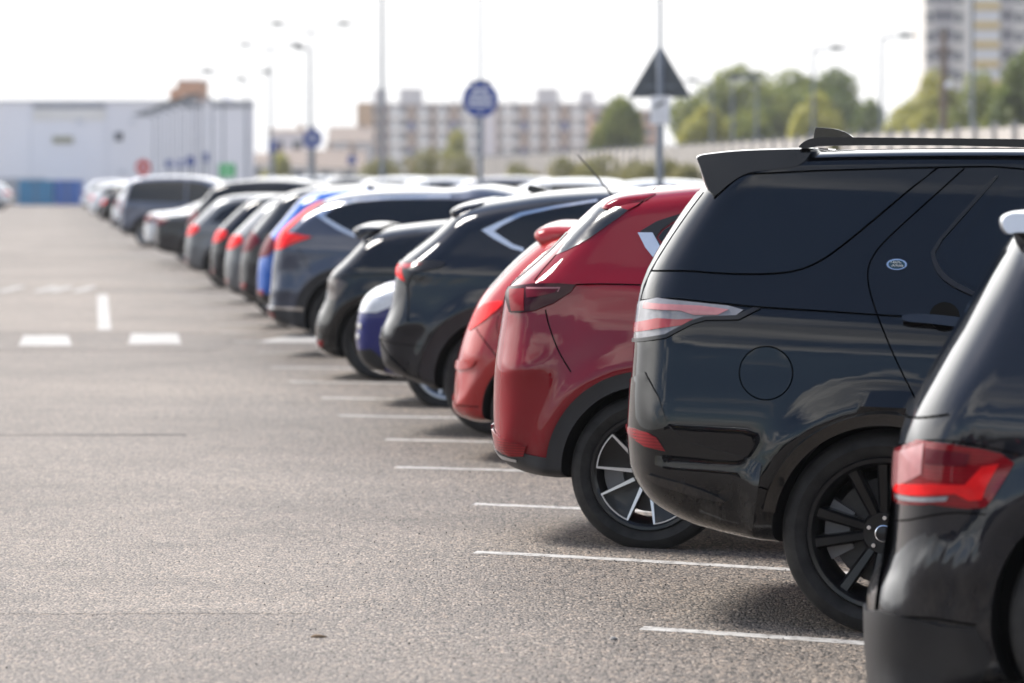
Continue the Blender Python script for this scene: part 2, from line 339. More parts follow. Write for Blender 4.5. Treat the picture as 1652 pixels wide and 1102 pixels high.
# outlines and panels of the nearer cars, in metres: u forward of the rear axle, v above the ground
CARS = [
{'key': 'disco', 'pitch': 0.045, 'W': 1.0, 'wv': [(0.15, 0.9), (0.3, 0.95), (0.5, 0.985), (0.75, 1.0), (0.95, 0.985), (1.1, 0.955), (1.3, 0.865), (1.5, 0.775), (1.7, 0.69), (1.9, 0.63)], 'paint': 'paint_black', 'wb': 2.92, 'tyre': (0.392, 0.265, 0.285), 'arch': 0.425, 'rim': 'split', 'rimmat': 'rim_black', 'bumps': [('arch', 0, 0.392, 0.49, 0.03, 0.045), ('line', [(-1.2, 1.215), (3.5, 1.18)], 0.012, 0.05), ('line', [(-1.2, 0.98), (3.5, 0.95)], -0.012, 0.12), ('line', [(-1.2, 0.58), (-0.4, 0.56)], 0.011, 0.05)], 'shell': {'rear': 0.25, 'roof': 0.04, 'under': 0.1, 'p': 2.7}, 'archring': (0.418, 0.462, -12, 172, 'gloss_black', 0.022), 'top': [(-1.086, 0.706), (-1.086, 0.814), (-1.084, 0.934), (-1.083, 1.054), (-1.081, 1.174), (-1.071, 1.289), (-1.041, 1.372), (-0.994, 1.465), (-0.934, 1.572), (-0.869, 1.67), (-0.797, 1.754), (-0.704, 1.805), (-0.579, 1.831), (-0.395, 1.848), (-0.134, 1.864), (0.148, 1.879), (0.456, 1.892), (1.0, 1.905), (1.5, 1.89), (1.95, 1.82), (2.3, 1.62), (2.75, 1.26), (2.95, 1.16), (3.5, 1.09), (3.75, 0.98), (3.84, 0.8), (3.86, 0.62)], 'bot': [(-1.086, 0.706), (-1.075, 0.61), (-1.051, 0.532), (-1.009, 0.467), (-0.945, 0.407), (-0.855, 0.366), (-0.756, 0.331), (-0.589, 0.303), (-0.46, 0.291), (0, 0.29), (0.5, 0.28), (2.4, 0.27), (3.3, 0.27), (3.7, 0.33), (3.82, 0.45), (3.86, 0.62)], 'patches': [('side_window', 'glass', [(-0.837, 1.361), (-0.695, 1.354), (-0.507, 1.361), (-0.393, 1.378), (-0.302, 1.423), (-0.204, 1.506), (-0.094, 1.611), (0.017, 1.717), (0.108, 1.791), (-0.156, 1.774), (-0.396, 1.756), (-0.567, 1.739)], 0.003, 1), ('door_window', 'glass', [(0.4, 1.77), (0.299, 1.627), (0.223, 1.512), (0.23, 1.376), (0.335, 1.327), (1.15, 1.16), (1.3, 1.18), (1.24, 1.62), (0.95, 1.665)], 0.003, 0), ('door_window', 'glass', [(0.339, 1.758), (0.24, 1.624), (0.149, 1.487), (0.181, 1.418), (0.22, 1.382), (0.211, 1.514), (0.287, 1.624), (0.382, 1.762)], 0.003, 0), ('front_door_window', 'glass', [(1.38, 1.18), (1.34, 1.62), (1.62, 1.61), (1.95, 1.5), (2.38, 1.19)], 0.003, 0), ('window_trim', 'satin_black', [(0.352, 1.775), (0.239, 1.631), (0.125, 1.484), (0.145, 1.428), (0.181, 1.387), (0.226, 1.359), (0.322, 1.317), (0.323, 1.303), (0.216, 1.342), (0.156, 1.381), (0.123, 1.432), (0.111, 1.485), (0.229, 1.641), (0.333, 1.774)], 0.009, 1), ('tail_light', 'lens_clear', [(-1.066, 1.211), (-0.928, 1.246), (-0.777, 1.238), (-0.641, 1.231), (-0.582, 1.218), (-0.609, 1.197), (-0.675, 1.187), (-0.733, 1.182), (-0.786, 1.162), (-0.878, 1.105), (-1.073, 1.063)], 0.006, 0), ('tail_light_trim', 'satin_black', [(-0.518, 1.228), (-0.598, 1.181), (-0.727, 1.172), (-0.778, 1.153), (-0.875, 1.096), (-1.077, 1.052), (-1.078, 1.065), (-0.879, 1.11), (-0.787, 1.165), (-0.733, 1.186), (-0.609, 1.197), (-0.549, 1.229)], 0.01, 0), ('fuel_cap', 'paint_black', [(-0.377, 0.987), (-0.378, 0.968), (-0.382, 0.949), (-0.39, 0.932), (-0.402, 0.916), (-0.416, 0.903), (-0.433, 0.893), (-0.451, 0.886), (-0.47, 0.883), (-0.49, 0.884), (-0.509, 0.889), (-0.527, 0.897), (-0.543, 0.908), (-0.557, 0.923), (-0.567, 0.939), (-0.574, 0.957), (-0.578, 0.977), (-0.577, 0.996), (-0.573, 1.015), (-0.564, 1.033), (-0.553, 1.048), (-0.538, 1.061), (-0.522, 1.072), (-0.503, 1.078), (-0.484, 1.081), (-0.464, 1.08), (-0.445, 1.076), (-0.427, 1.067), (-0.411, 1.056), (-0.398, 1.042), (-0.387, 1.025), (-0.381, 1.007)], 0.004, 0), ('reflector', 'lens_red', [(-1.081, 0.73), (-0.988, 0.736), (-0.926, 0.73), (-0.884, 0.712), (-0.847, 0.662), (-0.935, 0.674), (-1.08, 0.73)], 0.012, 0), ('bumper', 'gloss_black2', [(-1.075, 0.901), (-0.955, 0.958), (-0.888, 0.869), (-0.842, 0.763), (-0.772, 0.705), (-0.689, 0.686), (-0.588, 0.665), (-0.493, 0.645), (-0.472, 0.637), (-0.482, 0.514), (-0.502, 0.345), (-0.597, 0.348), (-0.877, 0.382), (-0.969, 0.435), (-1.048, 0.546), (-1.075, 0.729), (-1.079, 0.731), (-1.077, 0.729), (-1.077, 0.73)], 0.006, 0), ('bumper_fin', 'gloss_black', [(-0.925, 0.569), (-0.877, 0.562), (-0.731, 0.532), (-0.605, 0.486), (-0.614, 0.476), (-0.754, 0.499), (-0.899, 0.537)], 0.02, 1), ('skid_plate', 'silver', [(-1.077, 0.728), (-1.078, 0.732), (-1.075, 0.73), (-1.035, 0.521), (-1.056, 0.568), (-1.092, 0.732), (-1.076, 0.729)], 0.01, 0), ('door_handle', 'gloss_black', [(0.027, 1.234), (0.131, 1.24), (0.238, 1.234), (0.367, 1.229), (0.37, 1.203), (0.241, 1.197), (0.134, 1.205), (0.032, 1.207)], 0.035, 1), ('handle_recess', 'recess_black', [(0.247, 1.234), (0.245, 1.213), (0.233, 1.194), (0.215, 1.181), (0.193, 1.175), (0.17, 1.178), (0.15, 1.19), (0.136, 1.207), (0.13, 1.228), (0.132, 1.249), (0.143, 1.268), (0.161, 1.281), (0.183, 1.287), (0.206, 1.283), (0.226, 1.272), (0.24, 1.255)], 0.002, 0), ('badge', 'chrome', [(0.027, 1.421), (0.027, 1.415), (0.023, 1.41), (0.017, 1.405), (0.01, 1.402), (0.0, 1.399), (-0.01, 1.398), (-0.02, 1.398), (-0.03, 1.4), (-0.038, 1.403), (-0.045, 1.407), (-0.049, 1.412), (-0.051, 1.417), (-0.05, 1.423), (-0.047, 1.428), (-0.041, 1.433), (-0.033, 1.436), (-0.024, 1.439), (-0.014, 1.44), (-0.003, 1.44), (0.006, 1.438), (0.015, 1.435), (0.021, 1.431), (0.026, 1.426)], 0.004, 0), ('badge_face', 'badge_blue', [(0.02, 1.421), (0.02, 1.416), (0.017, 1.412), (0.012, 1.409), (0.006, 1.406), (-0.002, 1.404), (-0.01, 1.403), (-0.019, 1.403), (-0.026, 1.404), (-0.033, 1.407), (-0.039, 1.41), (-0.042, 1.413), (-0.044, 1.418), (-0.043, 1.422), (-0.04, 1.426), (-0.035, 1.429), (-0.029, 1.432), (-0.021, 1.434), (-0.013, 1.435), (-0.005, 1.435), (0.003, 1.434), (0.01, 1.432), (0.015, 1.428), (0.019, 1.425)], 0.006, 0)], 'grooves': [([(-1.047, 1.338), (-0.836, 1.357), (-0.694, 1.35), (-0.506, 1.356), (-0.388, 1.375), (-0.297, 1.421), (-0.199, 1.504), (-0.089, 1.609), (0.022, 1.717), (0.114, 1.796)], 0.0065), ([(-0.747, 1.639), (-0.648, 1.741), (-0.57, 1.743), (-0.396, 1.761), (-0.156, 1.779), (0.114, 1.798), (0.444, 1.818), (1.2, 1.7), (1.9, 1.6)], 0.0065), ([(0.217, 1.798), (0.071, 1.65), (-0.078, 1.495), (-0.113, 1.434), (-0.123, 1.384), (-0.109, 1.316), (-0.066, 1.22), (0.02, 1.049), (0.095, 0.924), (0.136, 0.853)], 0.0062), ([(-1.069, 1.216), (-0.896, 1.249), (-0.776, 1.243), (-0.632, 1.236), (-0.511, 1.231), (-0.272, 1.229), (-0.067, 1.225), (0.026, 1.225)], 0.0062), ([(-0.375, 0.988), (-0.376, 0.968), (-0.38, 0.949), (-0.388, 0.931), (-0.4, 0.915), (-0.415, 0.901), (-0.432, 0.891), (-0.45, 0.884), (-0.47, 0.881), (-0.49, 0.882), (-0.51, 0.886), (-0.528, 0.895), (-0.545, 0.907), (-0.559, 0.921), (-0.569, 0.938), (-0.577, 0.957), (-0.58, 0.976), (-0.579, 0.996), (-0.575, 1.016), (-0.566, 1.034), (-0.555, 1.05), (-0.54, 1.063), (-0.523, 1.074), (-0.504, 1.08), (-0.484, 1.083), (-0.464, 1.083), (-0.444, 1.078), (-0.426, 1.069), (-0.41, 1.058), (-0.396, 1.043), (-0.385, 1.026), (-0.378, 1.007), (-0.375, 0.988)], 0.0062), ([(-1.08, 0.731), (-0.935, 0.669), (-0.842, 0.655), (-0.766, 0.586), (-0.588, 0.572), (-0.441, 0.539)], 0.005), ([(1.3, 0.42), (1.32, 0.7), (1.34, 1.14)], 0.006), ([(2.35, 0.42), (2.42, 0.7), (2.42, 1.14)], 0.006)], 'inner': [('light_strip', 'lens_pink', [(-0.987, 1.224), (-0.751, 1.226), (-0.639, 1.217), (-0.68, 1.194), (-0.772, 1.189), (-0.826, 1.203), (-0.99, 1.2)], 0.009), ('light_strip', 'lens_red2', [(-1.071, 1.129), (-0.918, 1.169), (-0.833, 1.169), (-0.771, 1.175), (-0.807, 1.149), (-0.899, 1.132), (-1.077, 1.091)], 0.009)], 'prisms': [('spoiler', 'paint_black', [(-0.847, 1.804), (-0.759, 1.82), (-0.675, 1.832), (-0.551, 1.843), (-0.396, 1.853), (-0.353, 1.854), (-0.393, 1.78), (-0.537, 1.759), (-0.634, 1.741), (-0.709, 1.682), (-0.741, 1.644), (-0.761, 1.645), (-0.786, 1.671), (-0.806, 1.718), (-0.828, 1.771)], -0.71, 0.71, 0.012), ('roof_rail', 'satin_black', [(-0.434, 1.848), (-0.411, 1.874), (-0.377, 1.889), (-0.329, 1.898), (1.6, 1.955), (1.95, 1.9), (2.1, 1.8), (1.9, 1.82), (1.5, 1.88), (0.442, 1.896), (-0.328, 1.865), (-0.39, 1.85)], -0.68, -0.62, 0), ('roof_rail', 'satin_black', [(-0.588, 1.852), (-0.563, 1.88), (-0.527, 1.897), (-0.475, 1.906), (1.6, 1.955), (1.95, 1.9), (2.1, 1.8), (1.9, 1.82), (1.5, 1.88), (0.364, 1.904), (-0.473, 1.87), (-0.541, 1.854)], 0.62, 0.68, 0), ('roof_antenna', 'paint_black', [(-0.447, 1.871), (-0.445, 1.936), (-0.435, 1.938), (-0.372, 1.937), (-0.318, 1.925), (-0.284, 1.903), (-0.266, 1.879)], -0.022, 0.022, 0.003)], 'loc': (1.583, 15.567, -0.063), 'yaw': -11, 'umin': -1.086},
{'key': 'cx', 'pitch': 0.032, 'W': 0.92, 'wv': [(0.15, 0.9), (0.3, 0.95), (0.5, 0.985), (0.75, 1.0), (0.95, 0.985), (1.1, 0.955), (1.3, 0.865), (1.5, 0.775), (1.7, 0.69), (1.9, 0.63)], 'paint': 'paint_red', 'wb': 2.7, 'tyre': (0.366, 0.225, 0.262), 'arch': 0.41, 'rim': 'wedge', 'rimmat': 'rim_black', 'bumps': [('arch', 0, 0.366, 0.5, 0.022, 0.05), ('line', [(-0.95, 1.235), (3.2, 1.12)], 0.012, 0.035), ('line', [(-0.95, 0.8), (-0.45, 0.84)], 0.022, 0.05), ('line', [(-0.95, 1.02), (-0.3, 1.0)], -0.01, 0.1)], 'shell': {'rear': 0.26, 'roof': 0.1, 'under': 0.07, 'p': 2.6}, 'archring': (0.405, 0.475, -12, 190, 'plastic_grey'), 'top': [(-0.831, 0.777), (-0.825, 0.893), (-0.811, 1.01), (-0.802, 1.097), (-0.792, 1.184), (-0.761, 1.228), (-0.703, 1.279), (-0.644, 1.333), (-0.573, 1.405), (-0.508, 1.482), (-0.439, 1.559), (-0.366, 1.625), (-0.313, 1.649), (-0.247, 1.674), (-0.158, 1.69), (-0.038, 1.703), (0.078, 1.718), (0.196, 1.727), (0.9, 1.66), (1.3, 1.65), (1.7, 1.585), (2.0, 1.44), (2.4, 1.2), (2.65, 1.07), (3.1, 1.0), (3.4, 0.9), (3.55, 0.75), (3.58, 0.6)], 'bot': [(-0.831, 0.777), (-0.832, 0.632), (-0.825, 0.51), (-0.798, 0.395), (-0.718, 0.327), (-0.584, 0.297), (-0.447, 0.286), (-0.2, 0.31), (0.5, 0.26), (2.2, 0.24), (3.2, 0.24), (3.48, 0.3), (3.57, 0.45), (3.58, 0.6)], 'patches': [('rear_quarter_panel', 'satin_black2', [(-0.497, 1.358), (-0.442, 1.452), (-0.358, 1.54), (-0.332, 1.607), (-0.325, 1.619), (-0.233, 1.597), (-0.164, 1.579), (-0.199, 1.546), (-0.336, 1.44), (-0.439, 1.381)], 0.004, 0), ('tail_light', 'lens_dark', [(-0.761, 1.193), (-0.581, 1.224), (-0.458, 1.229), (-0.373, 1.226), (-0.394, 1.191), (-0.471, 1.137), (-0.559, 1.099), (-0.625, 1.085), (-0.69, 1.083)], 0.008, 0), ('rear_bumper', 'plastic_grey', [(-0.83, 0.535), (-0.77, 0.515), (-0.717, 0.492), (-0.569, 0.428), (-0.445, 0.412), (-0.445, 0.315), (-0.58, 0.325), (-0.7, 0.35), (-0.775, 0.4), (-0.815, 0.47)], 0.01, 0), ('skid_trim', 'silver_matt', [(-0.825, 0.545), (-0.795, 0.535), (-0.775, 0.45), (-0.725, 0.412), (-0.62, 0.398), (-0.62, 0.385), (-0.735, 0.388), (-0.8, 0.43), (-0.82, 0.48)], 0.016, 0), ('reflector', 'lens_red', [(-0.775, 0.522), (-0.717, 0.5), (-0.571, 0.466), (-0.583, 0.416), (-0.66, 0.412), (-0.745, 0.435)], 0.018, 0), ('side_window', 'glass', [(0.072, 1.535), (0.012, 1.49), (-0.009, 1.457), (0.024, 1.421), (0.9, 1.13), (1.0, 1.48), (0.207, 1.586), (0.128, 1.563)], 0.003, 0), ('front_window', 'glass', [(0.98, 1.13), (1.05, 1.48), (1.45, 1.45), (1.95, 1.28), (2.25, 1.08)], 0.003, 0), ('window_trim', 'satin_black', [(-0.096, 1.483), (-0.022, 1.532), (0.092, 1.573), (0.235, 1.601), (0.8, 1.52), (0.8, 1.5), (0.208, 1.583), (0.116, 1.559), (0.052, 1.531), (-0.0, 1.489), (-0.02, 1.454), (0.013, 1.418), (-0.032, 1.399), (-0.071, 1.441)], 0.006, 0), ('window_chrome', 'chrome', [(-0.107, 1.477), (-0.037, 1.479), (0.014, 1.403), (-0.017, 1.359), (-0.062, 1.406)], 0.01, 0)], 'grooves': [([(-0.507, 1.104), (-0.492, 1.047), (-0.46, 0.968), (-0.42, 0.892), (-0.369, 0.822)], 0.006), ([(-0.373, 1.226), (-0.254, 1.234), (-0.021, 1.236), (0.211, 1.239), (1.3, 1.02)], 0.006), ([(-0.441, 0.408), (-0.477, 0.41), (-0.568, 0.422), (-0.665, 0.467)], 0.005), ([(-0.164, 1.576), (-0.112, 1.607), (-0.074, 1.654), (-0.085, 1.694)], 0.006), ([(-0.497, 1.358), (-0.539, 1.302), (-0.579, 1.238)], 0.005)], 'inner': [('light_strip', 'lens_deep2', [(-0.712, 1.189), (-0.624, 1.199), (-0.607, 1.097), (-0.678, 1.09)], 0.011), ('light_strip', 'lens_deep', [(-0.617, 1.199), (-0.451, 1.212), (-0.467, 1.186), (-0.542, 1.166), (-0.602, 1.157)], 0.011), ('light_strip', 'lens_clear_dark', [(-0.615, 1.205), (-0.442, 1.212), (-0.452, 1.189), (-0.458, 1.189), (-0.45, 1.205), (-0.609, 1.197)], 0.0125)], 'prisms': [('spoiler', 'paint_red', [(-0.308, 1.615), (-0.3, 1.641), (-0.253, 1.672), (-0.18, 1.69), (-0.04, 1.705), (-0.05, 1.673), (-0.09, 1.619), (-0.165, 1.576), (-0.23, 1.594), (-0.284, 1.618)], -0.66, 0.66, 0.05)], 'loc': (0.785, 18.648, -0.045), 'yaw': -11, 'umin': -0.831},
{'key': 'redhatch', 'pitch': 0.018, 'W': 0.85, 'wv': [(0.1, 0.9), (0.25, 0.95), (0.45, 0.985), (0.65, 1), (0.85, 0.985), (0.95, 0.96), (1.1, 0.885), (1.25, 0.795), (1.4, 0.71), (1.55, 0.65)], 'paint': 'paint_coral', 'wb': 2.45, 'tyre': (0.3, 0.185, 0.2), 'arch': 0.345, 'rim': 'simple', 'rimmat': 'silver_wheel', 'bumps': [('arch', 0, 0.3, 0.39, 0.016, 0.05), ('line', [(-0.75, 0.62), (-0.3, 0.62)], 0.014, 0.05), ('line', [(-0.75, 0.92), (2.6, 0.88)], 0.01, 0.035)], 'shell': {'rear': 0.3, 'roof': 0.15, 'under': 0.06, 'p': 2.3}, 'top': [(-0.627, 0.344), (-0.625, 0.478), (-0.61, 0.579), (-0.584, 0.688), (-0.549, 0.8), (-0.51, 0.898), (-0.458, 0.995), (-0.375, 1.093), (-0.28, 1.199), (-0.176, 1.29), (-0.083, 1.358), (0.028, 1.405), (0.172, 1.429), (0.289, 1.443), (0.6, 1.46), (1.0, 1.45), (1.35, 1.37), (1.9, 1.02), (2.1, 0.94), (2.5, 0.86), (2.95, 0.72), (3.05, 0.55)], 'bot': [(-0.627, 0.344), (-0.62, 0.254), (-0.539, 0.203), (-0.392, 0.184), (-0.25, 0.22), (0.5, 0.2), (2.0, 0.2), (2.9, 0.22), (3.0, 0.35), (3.05, 0.55)], 'patches': [('tail_light', 'lens_bright', [(-0.471, 0.766), (-0.432, 0.883), (-0.379, 0.931), (-0.228, 0.964), (-0.237, 0.924), (-0.338, 0.839), (-0.445, 0.773)], 0.008, 1), ('bumper_strip', 'paint_coral', [(-0.593, 0.578), (-0.387, 0.601), (-0.395, 0.571), (-0.426, 0.546), (-0.552, 0.521)], 0.014, 1), ('lower_bumper', 'paint_coral', [(-0.55, 0.317), (-0.365, 0.315), (-0.535, 0.218), (-0.617, 0.368), (-0.617, 0.37)], 0.012, 0), ('side_window', 'glass', [(0.089, 1.269), (0.167, 1.38), (1.0, 1.36), (1.2, 1.3), (1.65, 1.0), (0.2, 0.98)], 0.003, 0), ('fuel_cap', 'paint_coral', [(-0.145, 0.815), (-0.147, 0.79), (-0.154, 0.767), (-0.166, 0.749), (-0.182, 0.737), (-0.199, 0.733), (-0.217, 0.736), (-0.233, 0.747), (-0.246, 0.765), (-0.255, 0.787), (-0.258, 0.812), (-0.257, 0.838), (-0.249, 0.86), (-0.237, 0.879), (-0.221, 0.891), (-0.204, 0.895), (-0.186, 0.892), (-0.17, 0.88), (-0.158, 0.863), (-0.149, 0.84)], 0.004, 0)], 'grooves': [([(-0.403, 0.787), (-0.288, 0.667), (-0.224, 0.584)], 0.006), ([(-0.539, 0.319), (-0.365, 0.318)], 0.006), ([(-0.143, 0.815), (-0.145, 0.79), (-0.153, 0.766), (-0.165, 0.747), (-0.181, 0.735), (-0.199, 0.731), (-0.217, 0.734), (-0.234, 0.746), (-0.247, 0.764), (-0.256, 0.787), (-0.26, 0.812), (-0.258, 0.838), (-0.251, 0.861), (-0.238, 0.88), (-0.222, 0.893), (-0.204, 0.897), (-0.186, 0.893), (-0.169, 0.882), (-0.156, 0.864), (-0.147, 0.841), (-0.143, 0.815)], 0.006)], 'inner': [], 'prisms': [('spoiler', 'paint_coral', [(-0.116, 1.386), (-0.09, 1.42), (-0.029, 1.437), (0.066, 1.44), (0.199, 1.434), (0.067, 1.394), (0.048, 1.356), (0.004, 1.303), (-0.05, 1.302), (-0.081, 1.335)], -0.55, 0.55, 0.06)], 'loc': (0.31, 23.728, -0.004), 'yaw': -11, 'umin': -0.627},
{'key': 'nx', 'pitch': 0.012, 'W': 0.92, 'wv': [(0.15, 0.9), (0.3, 0.95), (0.5, 0.985), (0.75, 1.0), (0.95, 0.985), (1.1, 0.955), (1.3, 0.865), (1.5, 0.775), (1.7, 0.69), (1.9, 0.63)], 'paint': 'paint_navy', 'wb': 2.66, 'tyre': (0.36, 0.225, 0.24), 'arch': 0.415, 'rim': 'simple', 'rimmat': 'silver_wheel', 'bumps': [('arch', 0, 0.36, 0.51, 0.028, 0.05), ('line', [(-0.95, 1.08), (3.2, 0.98)], 0.014, 0.035), ('line', [(-0.95, 0.72), (-0.4, 0.72)], 0.014, 0.05), ('line', [(-0.95, 0.9), (-0.4, 0.92)], -0.006, 0.1)], 'shell': {'rear': 0.25, 'roof': 0.15, 'under': 0.08, 'p': 2.6}, 'archring': (0.41, 0.5, -12, 190, 'plastic_grey'), 'top': [(-0.877, 0.629), (-0.871, 0.691), (-0.839, 0.74), (-0.804, 0.815), (-0.792, 0.938), (-0.78, 1.041), (-0.769, 1.111), (-0.719, 1.177), (-0.629, 1.244), (-0.523, 1.331), (-0.437, 1.419), (-0.367, 1.493), (-0.281, 1.53), (-0.15, 1.56), (0.045, 1.591), (0.193, 1.614), (0.412, 1.633), (0.652, 1.648), (0.85, 1.645), (1.3, 1.62), (1.7, 1.53), (2.3, 1.2), (2.55, 1.08), (3.05, 1.0), (3.4, 0.86), (3.55, 0.6)], 'bot': [(-0.877, 0.629), (-0.862, 0.506), (-0.821, 0.395), (-0.7, 0.344), (-0.56, 0.297), (-0.416, 0.251), (-0.2, 0.28), (0.5, 0.25), (2.2, 0.24), (3.2, 0.24), (3.5, 0.35), (3.55, 0.6)], 'patches': [('side_window', 'glass', [(-0.032, 1.344), (0.122, 1.444), (0.336, 1.541), (0.9, 1.45), (1.55, 1.4), (1.9, 1.16), (0.8, 1.08), (0.171, 1.23), (0.11, 1.253)], 0.003, 0), ('window_chrome', 'chrome', [(-0.124, 1.351), (-0.012, 1.406), (0.123, 1.469), (0.351, 1.517), (0.629, 1.565), (0.633, 1.549), (0.354, 1.5), (0.142, 1.449), (0.019, 1.386), (-0.04, 1.344), (0.097, 1.261), (0.17, 1.238), (0.172, 1.213), (0.091, 1.232), (-0.044, 1.299)], 0.008, 0), ('tail_light', 'lens_bright', [(-0.752, 1.117), (-0.747, 1.131), (-0.656, 1.093), (-0.618, 1.005), (-0.703, 1.041)], 0.01, 0), ('tail_light_trim', 'satin_black', [(-0.744, 1.135), (-0.47, 1.15), (-0.351, 1.14), (-0.376, 1.103), (-0.552, 1.064), (-0.586, 1.022), (-0.603, 0.973), (-0.619, 1.021), (-0.661, 1.101)], 0.01, 0), ('bumper_trim', 'chrome', [(-0.864, 0.65), (-0.809, 0.55), (-0.87, 0.652), (-0.88, 0.651)], 0.014, 0), ('rear_bumper', 'plastic_dark', [(-0.871, 0.652), (-0.588, 0.38), (-0.413, 0.349), (-0.575, 0.31), (-0.728, 0.362), (-0.863, 0.554), (-0.867, 0.651)], 0.012, 0)], 'grooves': [([(-0.618, 1.001), (-0.583, 0.941), (-0.582, 0.737)], 0.006), ([(0.171, 1.221), (0.102, 1.115), (0.063, 0.993)], 0.006), ([(-0.806, 0.61), (-0.619, 0.588), (-0.446, 0.576)], 0.005)], 'inner': [('light_strip', 'lens_red2', [(-0.672, 1.124), (-0.496, 1.126), (-0.585, 1.1), (-0.637, 1.09)], 0.014)], 'prisms': [('spoiler', 'paint_navy', [(-0.393, 1.498), (-0.373, 1.531), (-0.234, 1.562), (-0.15, 1.571), (-0.191, 1.529), (-0.233, 1.484), (-0.296, 1.458), (-0.359, 1.453)], -0.6, 0.6, 0.05), ('roof_antenna', 'paint_navy', [(0.034, 1.592), (0.037, 1.651), (0.102, 1.644), (0.188, 1.611), (0.205, 1.594)], -0.02, 0.02, 0.004)], 'loc': (0.053, 26.14, -0.004), 'yaw': -11, 'umin': -0.877},
{'key': 'golf', 'pitch': 0.006, 'W': 0.9, 'wv': [(0.1, 0.9), (0.25, 0.95), (0.45, 0.985), (0.65, 1), (0.85, 0.985), (0.95, 0.96), (1.1, 0.885), (1.25, 0.795), (1.4, 0.71), (1.55, 0.65)], 'paint': 'paint_black', 'wb': 2.63, 'tyre': (0.32, 0.23, 0.24), 'arch': 0.36, 'rim': 'multi', 'rimmat': 'rim_black', 'bumps': [('arch', 0, 0.32, 0.42, 0.022, 0.05), ('line', [(-0.8, 0.93), (3, 0.86)], 0.012, 0.03), ('line', [(-0.8, 0.6), (-0.35, 0.6)], 0.02, 0.04), ('line', [(-0.8, 0.74), (-0.35, 0.74)], -0.014, 0.06)], 'shell': {'rear': 0.25, 'roof': 0.15, 'under': 0.06, 'p': 2.6}, 'top': [(-0.645, 0.33), (-0.639, 0.477), (-0.615, 0.56), (-0.563, 0.624), (-0.543, 0.739), (-0.532, 0.854), (-0.486, 0.928), (-0.412, 0.991), (-0.334, 1.075), (-0.26, 1.159), (-0.173, 1.243), (-0.048, 1.285), (0.228, 1.324), (0.585, 1.358), (0.9, 1.46), (1.2, 1.45), (1.65, 1.36), (2.2, 1.0), (2.4, 0.93), (2.9, 0.86), (3.25, 0.72), (3.35, 0.55)], 'bot': [(-0.645, 0.33), (-0.637, 0.236), (-0.562, 0.179), (-0.366, 0.134), (-0.3, 0.17), (0.5, 0.16), (2.1, 0.16), (3.1, 0.17), (3.3, 0.3), (3.35, 0.55)], 'patches': [('tail_light', 'lens_smoke', [(-0.471, 0.849), (-0.348, 0.845), (-0.257, 0.804), (-0.304, 0.731), (-0.345, 0.668), (-0.439, 0.675)], 0.008, 0), ('side_window', 'glass', [(0.222, 1.099), (0.304, 1.254), (0.532, 1.287), (1.2, 1.36), (1.9, 0.98), (0.4, 0.94), (0.189, 1.057)], 0.003, 0), ('side_window', 'glass', [(0.007, 1.066), (0.09, 1.17), (0.256, 1.239), (0.179, 1.057), (0.054, 1.025)], 0.003, 1), ('reflector', 'lens_red', [(-0.54, 0.327), (-0.474, 0.321), (-0.479, 0.267), (-0.546, 0.268)], 0.01, 0), ('bumper_trim', 'chrome', [(-0.635, 0.353), (-0.399, 0.181), (-0.594, 0.213), (-0.637, 0.352)], 0.014, 0)], 'grooves': [([(-0.522, 0.851), (-0.211, 0.867), (0.163, 0.903)], 0.006), ([(-0.543, 0.369), (-0.371, 0.349), (-0.33, 0.333)], 0.006)], 'inner': [], 'prisms': [('spoiler', 'paint_black', [(-0.312, 1.28), (-0.279, 1.311), (-0.177, 1.323), (-0.058, 1.313), (-0.09, 1.281), (-0.177, 1.249), (-0.241, 1.196), (-0.274, 1.238)], -0.58, 0.58, 0.05)], 'loc': (-0.964, 33.107, -0.001), 'yaw': -11, 'umin': -0.645},
